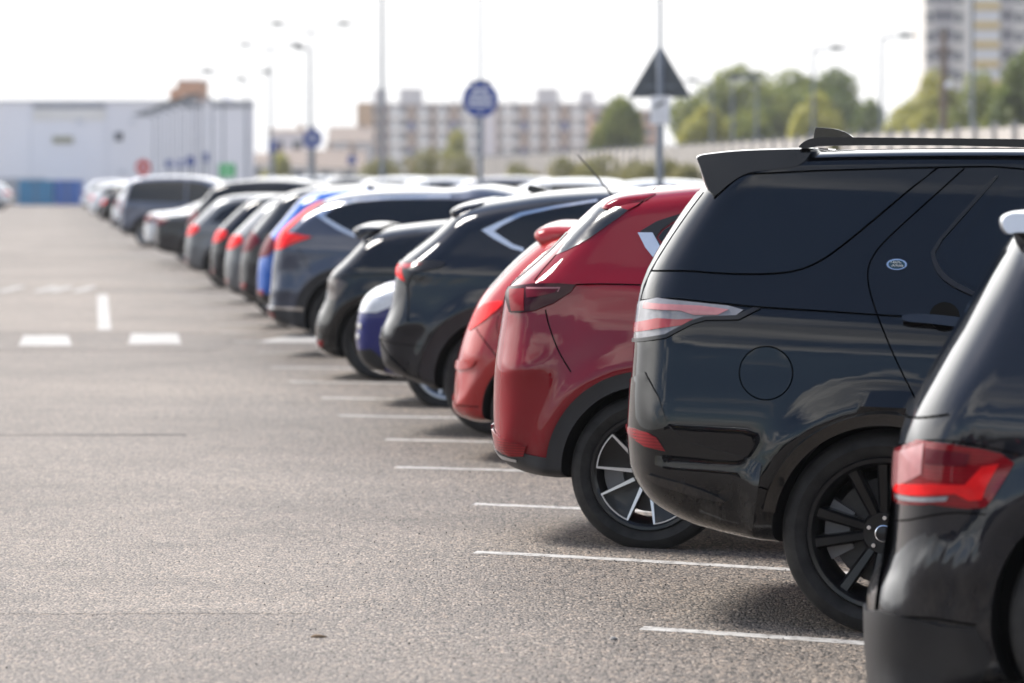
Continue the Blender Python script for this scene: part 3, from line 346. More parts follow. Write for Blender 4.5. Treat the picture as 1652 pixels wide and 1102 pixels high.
{'key': 'crv', 'pitch': 0.005, 'W': 0.93, 'wv': [(0.15, 0.9), (0.3, 0.95), (0.5, 0.985), (0.75, 1.0), (0.95, 0.985), (1.1, 0.955), (1.3, 0.865), (1.5, 0.775), (1.7, 0.69), (1.9, 0.63)], 'paint': 'paint_slate', 'wb': 2.66, 'tyre': (0.36, 0.225, 0.24), 'arch': 0.41, 'rim': 'simple', 'rimmat': 'silver_wheel', 'bumps': [('arch', 0, 0.36, 0.5, 0.022, 0.05), ('line', [(-0.95, 1.02), (3.2, 0.96)], 0.012, 0.035), ('line', [(-0.95, 0.8), (-0.4, 0.8)], -0.016, 0.1), ('line', [(-0.95, 0.62), (-0.4, 0.62)], 0.014, 0.05)], 'shell': {'rear': 0.25, 'roof': 0.15, 'under': 0.07, 'p': 2.6}, 'archring': (0.405, 0.49, -12, 190, 'plastic_grey'), 'top': [(-0.862, 0.438), (-0.85, 0.556), (-0.833, 0.704), (-0.827, 0.851), (-0.802, 0.999), (-0.781, 1.147), (-0.71, 1.242), (-0.586, 1.349), (-0.468, 1.443), (-0.356, 1.491), (-0.189, 1.551), (0.095, 1.588), (0.426, 1.607), (1.015, 1.604), (1.2, 1.66), (1.6, 1.58), (2.2, 1.25), (2.5, 1.12), (3.0, 1.04), (3.4, 0.9), (3.52, 0.62)], 'bot': [(-0.862, 0.438), (-0.832, 0.331), (-0.715, 0.267), (-0.577, 0.233), (-0.36, 0.201), (-0.2, 0.24), (0.5, 0.23), (2.2, 0.22), (3.2, 0.23), (3.45, 0.35), (3.52, 0.62)], 'patches': [('side_window', 'glass', [(-0.244, 1.338), (-0.118, 1.438), (0.208, 1.493), (1.2, 1.5), (1.7, 1.45), (2.1, 1.16), (0.6, 1.1), (0.095, 1.164), (-0.084, 1.251)], 0.003, 0), ('window_chrome', 'chrome', [(-0.325, 1.343), (-0.219, 1.449), (0.019, 1.498), (0.375, 1.524), (0.962, 1.539), (0.971, 1.515), (0.384, 1.5), (0.06, 1.475), (-0.14, 1.426), (-0.244, 1.338), (-0.083, 1.245), (0.095, 1.164), (0.086, 1.135), (-0.091, 1.21)], 0.008, 0), ('tail_light', 'lens_bright', [(-0.75, 1.18), (-0.743, 1.187), (-0.544, 1.171), (-0.338, 1.137), (-0.474, 1.089), (-0.643, 1.017), (-0.733, 1.008)], 0.012, 0), ('tail_light', 'lens_bright', [(-0.735, 1.185), (-0.6, 1.185), (-0.47, 1.32), (-0.36, 1.425), (-0.27, 1.478), (-0.36, 1.472), (-0.5, 1.395), (-0.63, 1.285)], 0.014, 0), ('rear_bumper', 'plastic_grey', [(-0.85, 0.459), (-0.401, 0.424), (-0.628, 0.251), (-0.79, 0.315), (-0.852, 0.458), (-0.855, 0.458)], 0.012, 0), ('bumper_trim', 'chrome', [(-0.851, 0.472), (-0.405, 0.466), (-0.407, 0.43), (-0.85, 0.459)], 0.016, 0), ('reflector', 'lens_red', [(-0.855, 0.459), (-0.692, 0.391), (-0.728, 0.339), (-0.849, 0.458)], 0.02, 0)], 'grooves': [([(-0.47, 1.043), (-0.393, 0.914), (-0.342, 0.82)], 0.006)], 'inner': [], 'prisms': [('roof_antenna', 'paint_slate', [(-0.013, 1.585), (-0.001, 1.633), (0.048, 1.627), (0.123, 1.585)], -0.02, 0.02, 0.004)], 'loc': (-1.411, 37.316, -0.001), 'yaw': -11, 'umin': -0.862},
{'key': 'audi', 'pitch': 0.045, 'W': 0.95, 'wv': [(0.15, 0.9), (0.3, 0.95), (0.5, 0.985), (0.75, 1.0), (0.95, 0.985), (1.1, 0.955), (1.3, 0.865), (1.5, 0.775), (1.7, 0.69), (1.9, 0.63)], 'paint': 'paint_graphite', 'wb': 2.82, 'tyre': (0.365, 0.235, 0.25), 'arch': 0.42, 'rim': 'simple', 'rimmat': 'silver_wheel', 'bumps': [('arch', 0, 0.365, 0.5, 0.02, 0.06), ('line', [(-0.95, 0.5), (-0.4, 0.5)], 0.022, 0.05), ('line', [(-0.9, 0.98), (3.2, 0.94)], 0.012, 0.1)], 'shell': {'rear': 0.24, 'roof': 0.1, 'under': 0.07, 'p': 2.7}, 'top': [(-0.867, 0.286), (-0.868, 0.354), (-0.856, 0.414), (-0.819, 0.469), (-0.792, 0.516), (-0.79, 0.585), (-0.791, 0.682), (-0.793, 0.78), (-0.791, 0.858), (-0.777, 0.917), (-0.758, 0.973), (-0.707, 1.073), (-0.637, 1.212), (-0.567, 1.352), (-0.503, 1.475), (-0.458, 1.55), (-0.412, 1.591), (-0.15, 1.6), (0.3, 1.63), (0.9, 1.645), (1.4, 1.62), (1.8, 1.5), (2.3, 1.22), (2.6, 1.08), (3.2, 0.98), (3.5, 0.85), (3.62, 0.6)], 'bot': [(-0.867, 0.286), (-0.857, 0.129), (-0.838, 0.003), (-0.758, -0.072), (-0.636, -0.097), (-0.4, 0.11), (0, 0.16), (2.2, 0.23), (3.3, 0.24), (3.6, 0.4), (3.62, 0.6)], 'patches': [('tail_light', 'lens_red', [(-0.78, 0.839), (-0.679, 0.9), (-0.575, 0.896), (-0.478, 0.887), (-0.412, 0.877), (-0.368, 0.849), (-0.389, 0.807), (-0.431, 0.731), (-0.453, 0.705), (-0.507, 0.699), (-0.624, 0.704), (-0.77, 0.677)], 0.008, 0), ('rear_bumper', 'plastic_dark', [(-0.861, 0.31), (-0.773, 0.348), (-0.666, 0.337), (-0.568, 0.321), (-0.461, 0.321), (-0.41, 0.231), (-0.482, 0.042), (-0.796, -0.031), (-0.863, 0.309), (-0.856, 0.311)], 0.01, 0), ('side_window', 'glass', [(-0.35, 1.12), (-0.2, 1.36), (0.0, 1.47), (0.7, 1.52), (1.3, 1.5), (1.9, 1.14)], 0.003, 0)], 'grooves': [([(-0.779, 0.851), (-0.636, 0.912), (-0.478, 0.898), (-0.339, 0.874)], 0.005), ([(-0.757, 0.947), (-0.643, 0.973), (-0.581, 0.988)], 0.006), ([(-0.783, 0.61), (-0.583, 0.684), (-0.448, 0.684)], 0.005), ([(-0.861, 0.306), (-0.667, 0.349), (-0.461, 0.333)], 0.006)], 'inner': [('light_strip', 'lens_bright', [(-0.759, 0.745), (-0.627, 0.768), (-0.518, 0.772), (-0.467, 0.833), (-0.414, 0.844), (-0.449, 0.772), (-0.462, 0.729), (-0.5, 0.723), (-0.547, 0.743), (-0.756, 0.714)], 0.012), ('light_strip', 'lens_pink', [(-0.788, 0.826), (-0.656, 0.892), (-0.658, 0.796), (-0.781, 0.709)], 0.012), ('light_strip', 'lens_clear', [(-0.748, 0.71), (-0.566, 0.734), (-0.573, 0.718), (-0.747, 0.696)], 0.013), ('light_strip', 'lens_deep', [(-0.65, 0.878), (-0.504, 0.87), (-0.514, 0.83), (-0.647, 0.828)], 0.012)], 'prisms': [('spoiler', 'silver', [(-0.478, 1.595), (-0.469, 1.615), (-0.419, 1.633), (-0.1, 1.6), (-0.1, 1.555), (-0.416, 1.562), (-0.45, 1.548), (-0.471, 1.567)], -0.64, 0.64, 0.02)], 'loc': (2.066, 12.783, -0.065), 'yaw': -11, 'umin': -0.867},  # the pink lamp strip is a reflection put into the lens colour
]
# ------------------------------------------------------------------ car building
def shell_arrays(sh, N=130, K=40):
    L_ = sh.u1 - sh.u0
    e = .03 * (np.linspace(0, 1, 12) ** 2)
    us = np.concatenate([e[:-1], np.linspace(.03, .10, 12)[:-1], np.linspace(.10, .30, 20)[:-1], np.linspace(.30, 1.0, N - 60)])
    f = 1 - .05 * (np.linspace(0, 1, 12) ** 2)[::-1]
    us = np.concatenate([us[us < .95], f])
    u = sh.u0 + us * L_
    x = np.linspace(0, 1, K)
    w = .5 - .5 * np.cos(PI * x); w = w * .75 + .25 * x
    w = np.where(x < .5, np.minimum(w, w), w)
    t = sh.topv(u); b = sh.botv(u)
    U = np.repeat(u[:, None], K, 1)
    V = b[:, None] + (t - b)[:, None] * w[None]
    Hh = sh.h(U.ravel(), V.ravel()).reshape(U.shape)
    Hh[:, 0] = 0; Hh[:, -1] = 0; Hh[0] = 0; Hh[-1] = 0
    return U, V, Hh

def cyl_cutter(cx, cz, r, y0, y1, n=72):
    mb = MB(); mb.lathe([(r, y0), (r, y1)], n)
    mb.f.append(tuple(range(n))); mb.f.append(tuple(range(n, 2 * n)))
    mb.v = [(x + cx, y, z + cz) for x, y, z in mb.v]
    return mb.mesh('cutter')

def body_mesh(sh, arches, N=130, K=40):
    """the whole shell as a closed mesh, wheel arches cut out; slot 0 paint, slot 1 arch liner"""
    U, V, Hh = shell_arrays(sh, N, K)
    n, k = U.shape
    bm = bmesh.new()
    idx = {}
    for side in (-1, 1):
        for i in range(n):
            for j in range(k):
                if Hh[i, j] == 0 and (i, j) in idx: continue
                key = (i, j) if Hh[i, j] == 0 else (i, j, side)
                idx[key] = bm.verts.new((U[i, j], side * Hh[i, j], V[i, j]))
    g = lambda i, j, s: idx.get((i, j)) or idx[(i, j, s)]
    for s in (-1, 1):
        for i in range(n - 1):
            for j in range(k - 1):
                q = [g(i, j, s), g(i + 1, j, s), g(i + 1, j + 1, s), g(i, j + 1, s)]
                if s > 0: q.reverse()
                try: bm.faces.new(q)
                except ValueError: pass
    bmesh.ops.remove_doubles(bm, verts=bm.verts, dist=1e-5)
    bmesh.ops.dissolve_degenerate(bm, dist=1e-6, edges=bm.edges)
    bmesh.ops.recalc_face_normals(bm, faces=bm.faces)
    me = bpy.data.meshes.new('body'); bm.to_mesh(me); bm.free()
    me.materials.append(M['paint_black']); me.materials.append(M['liner'])
    o = bpy.data.objects.new('tmp', me); col.objects.link(o)
    cut = []
    for (cx, cz, r) in arches:
        for s in (-1, 1):
            cm = cyl_cutter(cx, cz, r, s * .52, s * 1.4)
            cm.materials.append(M['paint_black']); cm.materials.append(M['liner'])
            for p in cm.polygons: p.material_index = 1
            c = bpy.data.objects.new('tmpc', cm); col.objects.link(c); cut.append(c)
            md = o.modifiers.new('b', 'BOOLEAN'); md.operation = 'DIFFERENCE'; md.object = c; md.solver = 'EXACT'
    dg = bpy.context.evaluated_depsgraph_get()
    me2 = bpy.data.meshes.new_from_object(o.evaluated_get(dg))
    for c in cut: bpy.data.objects.remove(c)
    bpy.data.objects.remove(o)
    me2.name = 'body'
    mi = [q.material_index for q in me2.polygons]
    me2.materials.clear()
    smooth(me2, 42)
    me2['liner_faces'] = [i for i, q in enumerate(mi) if q == 1]
    return me2

def pip(p, poly):
    x, y = p; c = False; n = len(poly)
    for i in range(n):
        x1, y1 = poly[i]; x2, y2 = poly[(i + 1) % n]
        if (y1 > y) != (y2 > y) and x < (x2 - x1) * (y - y1) / (y2 - y1) + x1: c = not c
    return c

def patch_mesh(sh, poly, off, ch=0, side=-1, cell=.035, hole=None):
    """a panel, lens or pane laid on the body side: outline in (u, v), stands off the body by off"""
    P = chaikin(poly, ch, True) if ch else list(poly)
    P = resample(P, cell, True)
    pts = [Vector(p) for p in P]
    edges = [(i, (i + 1) % len(P)) for i in range(len(P))]
    arr = np.array(P)
    x0, y0 = arr.min(0); x1, y1 = arr.max(0)
    A = arr; B = np.roll(arr, -1, 0); D = B - A; LL = (D ** 2).sum(1) + 1e-12
    def bd(q):
        t = np.clip(((q - A) * D).sum(1) / LL, 0, 1)
        return np.sqrt((((A + t[:, None] * D) - q) ** 2).sum(1).min())
    c2 = cell
    xs = np.arange(x0 + c2 / 2, x1, c2); ys = np.arange(y0 + c2 / 2, y1, c2)
    cand = [(x, y) for x in xs for y in ys]
    if cand:
        dd, RR = sh.dist(np.array([c[0] for c in cand]), np.array([c[1] for c in cand]))
        extra = []
        for (x, y), d, r in zip(cand, dd, RR):
            if d < .10: extra += [(x + a * c2 / 3, y + b * c2 / 3) for a in (-1, 0, 1) for b in (-1, 0, 1) if a or b]
        for q in cand + extra:
            if pip(q, P) and bd(np.array(q)) > c2 * .22: pts.append(Vector(q))
    vo, eo, fo, *_ = delaunay_2d_cdt(pts, edges, [], 1, 1e-5)
    V = np.array([(p[0], p[1]) for p in vo])
    hh = sh.h(V[:, 0], V[:, 1])
    mb = MB()
    vs = [(V[i, 0], side * (hh[i] + off), V[i, 1]) for i in range(len(V))]
    # near the outline of the car the stand-off has to point outward along the outline too
    d, RR = sh.dist(V[:, 0], V[:, 1])
    for i in range(len(V)):
        t = max(0, 1 - d[i] / (RR[i] * .5))
        if t > 0 and V[i, 0] < sh.u0 + .8: vs[i] = (vs[i][0] - off * t, vs[i][1], vs[i][2])
    fs = [tuple(f) for f in fo]
    mb.add(vs, fs)
    # skirt
    cnt = {}
    for f in fs:
        for a, b in zip(f, f[1:] + f[:1]): cnt[(a, b)] = 1
    base = len(mb.v); mp = {}
    for (a, b) in list(cnt):
        if (b, a) in cnt: continue
        for q in (a, b):
            if q not in mp:
                mp[q] = len(mb.v); x, y, z = vs[q]
                mb.v.append((x + (.004 if d[q] < .05 else 0), side * max(0, hh[q] - .004), z))
        mb.f.append((b, a, mp[a], mp[b]))
    me = mb.mesh('patch'); smooth(me, 35)
    return me

def groove_mesh(sh, lines, sides=(-1, 1), off=.0022):
    mb = MB()
    for pts, w in lines:
        P = resample(chaikin(pts, 2), .02)
        A = np.array(P)
        T_ = np.gradient(A, axis=0); T_ /= np.linalg.norm(T_, axis=1)[:, None] + 1e-9
        Nn = np.stack([-T_[:, 1], T_[:, 0]], 1) * w / 2
        Q = np.concatenate([A + Nn, A, A - Nn]); n = len(A)
        hh = sh.h(Q[:, 0], Q[:, 1])
        for s in sides:
            vs = [(Q[i, 0], s * (hh[i] + off), Q[i, 1]) for i in range(3 * n)]
            fs = []
            for i in range(n - 1):
                for k in (0, n): fs.append((i + k, i + 1 + k, i + 1 + k + n, i + k + n))
            mb.add(vs, fs)
    return mb.mesh('panel_gap')

def rear_mesh(sh, v0, v1, half, off, front=False, n=24, k=8):
    """a pane or plate on the tail (or nose) face, half(v) metres either side of the middle"""
    vs = np.linspace(v0, v1, k); V = []; 
    for v in vs:
        hw = half(v); yy = np.linspace(-hw, hw, n)
        us = np.linspace(0, 1, 400)
        if front: uu = sh.u1 - us * 2.6
        else: uu = sh.u0 + us * 1.3
        hh = sh.h(uu, np.full(400, v))
        hh = np.maximum.accumulate(hh)
        for y in yy:
            i = int(np.searchsorted(hh, abs(y) + 1e-4)); i = min(max(i, 1), 399)
            h0, h1 = hh[i - 1], hh[i]
            t = 0 if h1 - h0 < 1e-9 else (abs(y) + 1e-4 - h0) / (h1 - h0)
            u = uu[i - 1] + (uu[i] - uu[i - 1]) * min(max(t, 0), 1)
            V.append((u + (off if front else -off), y, v))
    F_ = [(a * n + b, a * n + b + 1, (a + 1) * n + b + 1, (a + 1) * n + b) for a in range(k - 1) for b in range(n - 1)]
    m = len(V)
    dx = -off - .004 if front else off + .004
    V2 = [(x + dx, y, z) for x, y, z in V]
    mb = MB(); mb.add(V, F_)
    ring = [b for b in range(n)] + [a * n + n - 1 for a in range(1, k)] + [(k - 1) * n + b for b in range(n - 2, -1, -1)] + [a * n for a in range(k - 2, 0, -1)]
    base = len(mb.v); mb.v += [V2[q] for q in ring]
    for i in range(len(ring)):
        j = (i + 1) % len(ring)
        mb.f.append((ring[i], ring[j], base + j, base + i))
    me = mb.mesh('tail'); smooth(me, 35)
    return me

def side_prism(poly, y0, y1, taper, n=14):
    """an outline seen from the side, carried across the car; ends pulled in by taper"""
    P = chaikin(poly, 2, True); c = np.array(P).mean(0); zlo = min(q[1] for q in P); lean = .30 if abs(y0) > .3 else 0
    mb = MB(); m = len(P); V = []; Fc = []
    ts = [0, .012, .035, .08, .2, .35, .5, .65, .8, .92, .965, .988, 1.0]
    for t in ts:
        y = y0 + (y1 - y0) * t
        e = min(t, 1 - t)
        k = 1 - (taper * 6 * (1 - min(1, e / .05)) ** 2 if taper else 0)
        for p in P:
            q = c + (np.array(p) - c) * k
            q = (q[0], q[1] - (.045 * (2 * t - 1) ** 2 if taper > .03 else 0))
            V.append((q[0], y + (math.copysign(lean * (q[1] - zlo), -y) if taper else 0), q[1]))
    for i in range(len(ts) - 1):
        for j in range(m):
            a = i * m + j; b = i * m + (j + 1) % m
            Fc.append((a, b, b + m, a + m))
    Fc.append(tuple(range(m))); Fc.append(tuple((len(ts) - 1) * m + j for j in range(m)))
    mb.add(V, Fc)
    me = mb.mesh('swept'); smooth(me, 75 if taper > .03 else 35)
    return me

def ring_poly(cu, cv, r0, r1, a0, a1, n=40):
    A = [R(a0 + (a1 - a0) * i / n) for i in range(n + 1)]
    return [(cu + r1 * math.cos(a), cv + r1 * math.sin(a)) for a in A] + [(cu + r0 * math.cos(a), cv + r0 * math.sin(a)) for a in reversed(A)]

# ---- wheels: origin at the hub, outer face towards -y
def spoke(mb, a_in, a_out, r0, r1, w0, w1, y0, y1, yb):
    """flat bar between radius r0 and r1 in the wheel plane"""
    p0 = Vector((r0 * math.cos(a_in), r0 * math.sin(a_in))); p1 = Vector((r1 * math.cos(a_out), r1 * math.sin(a_out)))
    d = (p1 - p0).normalized(); nrm = Vector((-d.y, d.x))
    q = [p0 + nrm * w0 / 2, p1 + nrm * w1 / 2, p1 - nrm * w1 / 2, p0 - nrm * w0 / 2]
    # bevelled section: narrower at the face
    f = [p0 + nrm * w0 * .28, p1 + nrm * w1 * .32, p1 - nrm * w1 * .32, p0 - nrm * w0 * .28]
    V = [(a.x, y0, a.y) if i in (0, 3) else (a.x, y1, a.y) for i, a in enumerate(f)]
    V += [(a.x, y0 + .014, a.y) if i in (0, 3) else (a.x, y1 + .014, a.y) for i, a in enumerate(q)]
    V += [(a.x, yb, a.y) for a in q]
    Fc = [(0, 1, 2, 3), (0, 4, 5, 1), (1, 5, 6, 2), (2, 6, 7, 3), (3, 7, 4, 0), (4, 8, 9, 5), (5, 9, 10, 6), (6, 10, 11, 7), (7, 11, 8, 4), (8, 11, 10, 9)]
    mb.add(V, Fc)

WHEELS = {}
def wheel_meshes(style, Rt, wd, rr):
    key = (style, Rt, wd, rr)
    if key in WHEELS: return WHEELS[key]
    out = {}
    h = wd / 2
    t = MB()
    prof = [(rr - .004, -h * .78), (rr + .012, -h * .90), (rr + .03, -h * .98), ((rr + Rt) / 2, -h * 1.06), (Rt - .035, -h * 1.0), (Rt - .016, -h * .90), (Rt - .006, -h * .76), (Rt - .001, -h * .62)]
    for g in (-.45, -.15, .15, .45):
        prof += [(Rt, h * g - .008), (Rt - .008, h * g - .004), (Rt - .008, h * g + .004), (Rt, h * g + .008)]
    prof += [(Rt - .001, h * .62), (Rt - .006, h * .76), (Rt - .016, h * .90), (Rt - .035, h), ((rr + Rt) / 2, h * 1.06), (rr + .012, h * .9), (rr - .004, h * .78)]
    t.lathe(prof, 72, True)
    out['tyre'] = t.mesh('tyre', 32)
    f = MB()
    f.lathe([(rr + .002, -h * .80), (rr + .010, -h * .93), (rr + .004, -h * .985), (rr - .010, -h * .97), (rr - .022, -h * .86), (rr - .03, -h * .5), (rr - .045, 0), (rr - .045, h * .6), (rr, h * .8)], 64)
    yf = -h * .92
    if style == 'split':
        for k in range(5):
            c = R(105.5 + 72 * k)
            for s in (-1, 1):
                spoke(f, c + s * R(14), c + s * R(13), .068, rr - .012, .040, .050, yf + .035, yf + .008, yf + .10)
        f.lathe([(.0, yf + .034), (.078, yf + .030), (.088, yf + .045), (.088, yf + .12)], 32)
    elif style == 'wedge':
        for k in range(5):
            c = R(155 + 73.0 * 0 + 72 * k)
            a0, a1 = c - R(21.5), c + R(21.5)
            ri = .055; ro = rr - .014
            poly = [(ri * math.cos(a0 - .2), ri * math.sin(a0 - .2))] + [(ro * math.cos(a0 + (a1 - a0) * i / 8), ro * math.sin(a0 + (a1 - a0) * i / 8)) for i in range(9)] + [(ri * math.cos(a1 + .2), ri * math.sin(a1 + .2))]
            cen = (.6 * ro * math.cos(c), .6 * ro * math.sin(c))
            # dished pocket: the face sinks to its middle
            n = len(poly)
            V = [(p[0], yf + .012 + (.03 if i in (0, n - 1) else 0), p[1]) for i, p in enumerate(poly)] + [(p[0], yf + .09, p[1]) for p in poly] + [(cen[0], yf + .045, cen[1])]
            Fc = [(i, (i + 1) % n, 2 * n) for i in range(n)] + [(i, i + n, (i + 1) % n + n, (i + 1) % n) for i in range(n)] + [tuple(range(2 * n - 1, n - 1, -1))]
            f.add(V, Fc)
        f.lathe([(.0, yf + .040), (.058, yf + .038), (.066, yf + .05), (.066, yf + .12)], 32)
        s_ = MB()
        for k in range(5):
            c = R(155 + 72 * k); a0, a1 = c - R(21.5), c + R(21.5); ri = .075; ro = rr - .016; w = .0085
            arc = [(ro * math.cos(a0 + (a1 - a0) * i / 10), ro * math.sin(a0 + (a1 - a0) * i / 10)) for i in range(11)]
            arc2 = [((ro - w) * math.cos(a0 + .03 + (a1 - a0 - .06) * i / 10), (ro - w) * math.sin(a0 + .03 + (a1 - a0 - .06) * i / 10)) for i in range(11)]
            s_.prism(arc + arc2[::-1], yf + .004, yf + .014)
            for a, sg in ((a0, 1), (a1, -1)):
                p0 = Vector((ri * math.cos(a - sg * .1), ri * math.sin(a - sg * .1))); p1 = Vector((ro * math.cos(a), ro * math.sin(a)))
                d = (p1 - p0).normalized(); nr = Vector((-d.y, d.x)) * sg
                q = [p0, p1, p1 + nr * w, p0 + nr * (w * 2.1)]
                s_.prism([(v.x, v.y) for v in q], [yf + .030, yf + .004, yf + .004, yf + .030], yf + .05)
        out['spoke_edge'] = s_.mesh('spoke_edge', 30)
    elif style == 'multi':
        for k in range(10):
            c = R(36 * k + 8)
            for s in (-1, 1): spoke(f, c + s * R(3), c + s * R(5), .06, rr - .01, .014, .012, yf + .03, yf + .006, yf + .06)
        f.lathe([(.0, yf + .025), (.06, yf + .022), (.075, yf + .04), (.075, yf + .1)], 32)
    else:
        for k in range(5):
            c = R(90 + 72 * k)
            for s in (-1, 1): spoke(f, c + s * R(9), c + s * R(9), .055, rr - .01, .034, .040, yf + .03, yf + .006, yf + .08)
        f.lathe([(.0, yf + .026), (.06, yf + .022), (.075, yf + .04), (.075, yf + .1)], 32)
    out['rim'] = f.mesh('rim', 30)
    b = MB(); b.lathe([(.0, .0), (rr * .72, .0), (rr * .72, .025), (.0, .025)], 48)
    out['brake_disc'] = b.mesh('brake_disc', 30)
    b = MB()
    A = [R(150 + 60 * i / 8) for i in range(9)]
    b.prism([(rr * .82 * math.cos(a), rr * .82 * math.sin(a)) for a in A] + [(rr * .48 * math.cos(a), rr * .48 * math.sin(a)) for a in reversed(A)], -.03, .05)
    out['caliper'] = b.mesh('caliper', 30)
    b = MB(); b.lathe([(.0, yf + .012), (.018, yf + .012), (.026, yf + .016), (.028, yf + .03)], 24)
    out['hub_cap'] = b.mesh('hub_cap', 40)
    b = MB(); b.lathe([(.0265, yf + .014), (.029, yf + .010), (.033, yf + .012), (.034, yf + .03)], 28)
    out['cap_ring'] = b.mesh('cap_ring', 40)
    b = MB()
    nb = 5
    for k in range(nb):
        a = R(88 + 72 * k); m2 = MB(); m2.lathe([(.0, yf + .012), (.008, yf + .012), (.011, yf + .016), (.011, yf + .04)], 10)
        b.add([(x + .060 * math.cos(a), y, z + .060 * math.sin(a)) for x, y, z in m2.v], m2.f)
    out['wheel_nuts'] = b.mesh('wheel_nuts', 40)
    WHEELS[key] = out
    return out

def add_wheels(root, spec, detail=True):
    Rt, wd, rr = spec['tyre']; W = spec['W']
    wm = wheel_meshes(spec['rim'], Rt, wd, rr)
    rm = M[spec['rimmat']]
    def lk(n, me, mat, par):
        if not me.materials: me.materials.append(mat)
        o = bpy.data.objects.new(n, me); col.objects.link(o); o.parent = par
        return o
    for ax in (0, 1):
        for s in (-1, 1):
            w = lk('wheel', wm['rim'], rm, root)
            w.location = (ax * spec['wb'], s * (W - .028 - wd / 2), Rt)
            w.rotation_euler = (0, random.uniform(-.02, .02), 0 if s < 0 else PI)
            if ax or s > 0: w.rotation_euler[1] = random.uniform(0, 6)
            lk('tyre', wm['tyre'], M['rubber'], w)
            lk('brake_disc', wm['brake_disc'], M['disc'], w)
            lk('caliper', wm['caliper'], M['caliper_gold'] if spec['rim'] == 'multi' else M['caliper'], w)
            if detail and s < 0 and ax == 0:
                lk('hub_cap', wm['hub_cap'], M['satin_black'], w)
                if spec['rim'] == 'split':
                    lk('cap_ring', wm['cap_ring'], M['chrome'], w); lk('wheel_nuts', wm['wheel_nuts'], M['chrome'], w)
            if 'spoke_edge' in wm: lk('spoke_edge', wm['spoke_edge'], M['machined'], w)

def make_car(spec, label, cat='car', group='cars parked in the angled bays', N=130, K=40, detail=True):
    root = empty('parked_car', spec['loc'], R(spec['yaw']), spec['pitch'])
    tag(root, label, cat, group)
    sh = Shell(spec['top'], spec['bot'], spec['W'], spec['wv'], spec.get('wu'), bumps=spec.get('bumps', ()), **spec.get('shell', {}))
    Rt = spec['tyre'][0]
    bme = body_mesh(sh, [(0, Rt, spec['arch']), (spec['wb'], Rt, spec['arch'])], N, K)
    body = link('body', bme, [M[spec['paint']], M['liner']], root)
    for i in bme['liner_faces']: bme.polygons[i].material_index = 1
    del bme['liner_faces']
    holders = {}
    for (n, m, poly, off, ch) in spec['patches']:
        for s in ((-1, 1) if n not in ('fuel_cap', 'bumper_fin') else (-1,)):
            o = link(n, patch_mesh(sh, poly, off, ch, s), M[m], root)
            if s < 0: holders[n] = o
    for (n, m, poly, off) in spec.get('inner', []):
        par = holders['tail_light']
        link(n, patch_mesh(sh, poly, off, 0, -1, .02), M[m], par)
    if 'archring' in spec:
        r0, r1, a0, a1, m, *oo = spec['archring']
        for cu in (0, spec['wb']):
            for s in (-1, 1):
                link('arch_cladding', patch_mesh(sh, ring_poly(cu, Rt, r0, r1, a0, a1), oo[0] if oo else .012, 0, s, .03), M[m], root)
    if spec.get('grooves'):
        for g_ in spec['grooves']: link('panel_gap', groove_mesh(sh, [g_], (-1,)), M['gap'], root)
    for (n, m, poly, y0, y1, tz) in spec.get('prisms', []):
        link(n, side_prism(poly, y0, y1, tz), M[m], root)
    rg = spec.get('rear_glass')
    if rg:
        v0, v1, a, b = rg
        link('rear_window', rear_mesh(sh, v0, v1, lambda v: a + (b - a) * (v - v0) / (v1 - v0), .004), M['glass'], root)
    if spec.get('plate'):
        z = spec['plate']
        link('number_plate', rear_mesh(sh, z, z + .11, lambda v: .26, .006, n=8, k=4), M['plate_yellow'], root)
    fg = spec.get('windscreen')
    if fg:
        v0, v1, a, b = fg
        link('windscreen', rear_mesh(sh, v0, v1, lambda v: a + (b - a) * (v - v0) / (v1 - v0), .004, True), M['glass'], root)
    fl = spec.get('grille')
    if fl:
        link('grille', rear_mesh(sh, fl[0], fl[1], lambda v: fl[2], .006, True), M['satin_black'], root)
    add_wheels(root, spec, detail)
    return root, sh
# ------------------------------------------------------------------ camera, light, sky
cam_d = bpy.data.cameras.new('camera'); cam = bpy.data.objects.new('camera', cam_d); col.objects.link(cam)
cam.location = (0, 0, 1.68); cam.rotation_euler = (R(90 - 2.4124), 0, 0)
cam_d.sensor_width = 36; cam_d.lens = 135; cam_d.clip_end = 6000; cam_d.clip_start = .1
cam_d.dof.use_dof = True; cam_d.dof.focus_distance = 16.3; cam_d.dof.aperture_fstop = 2.9; cam_d.dof.aperture_blades = 0
scene.camera = cam

SUN_AZ, SUN_EL = -58.0, 57.0
S = Vector((math.sin(R(SUN_AZ)) * math.cos(R(SUN_EL)), math.cos(R(SUN_AZ)) * math.cos(R(SUN_EL)), math.sin(R(SUN_EL))))
sl = bpy.data.lights.new('sun', 'SUN'); sl.energy = 3.8; sl.angle = R(18.0); sl.color = (1, .95, .88)
so = bpy.data.objects.new('sun', sl); so.rotation_euler = S.to_track_quat('Z', 'Y').to_euler(); so.location = (0, 0, 60); col.objects.link(so)

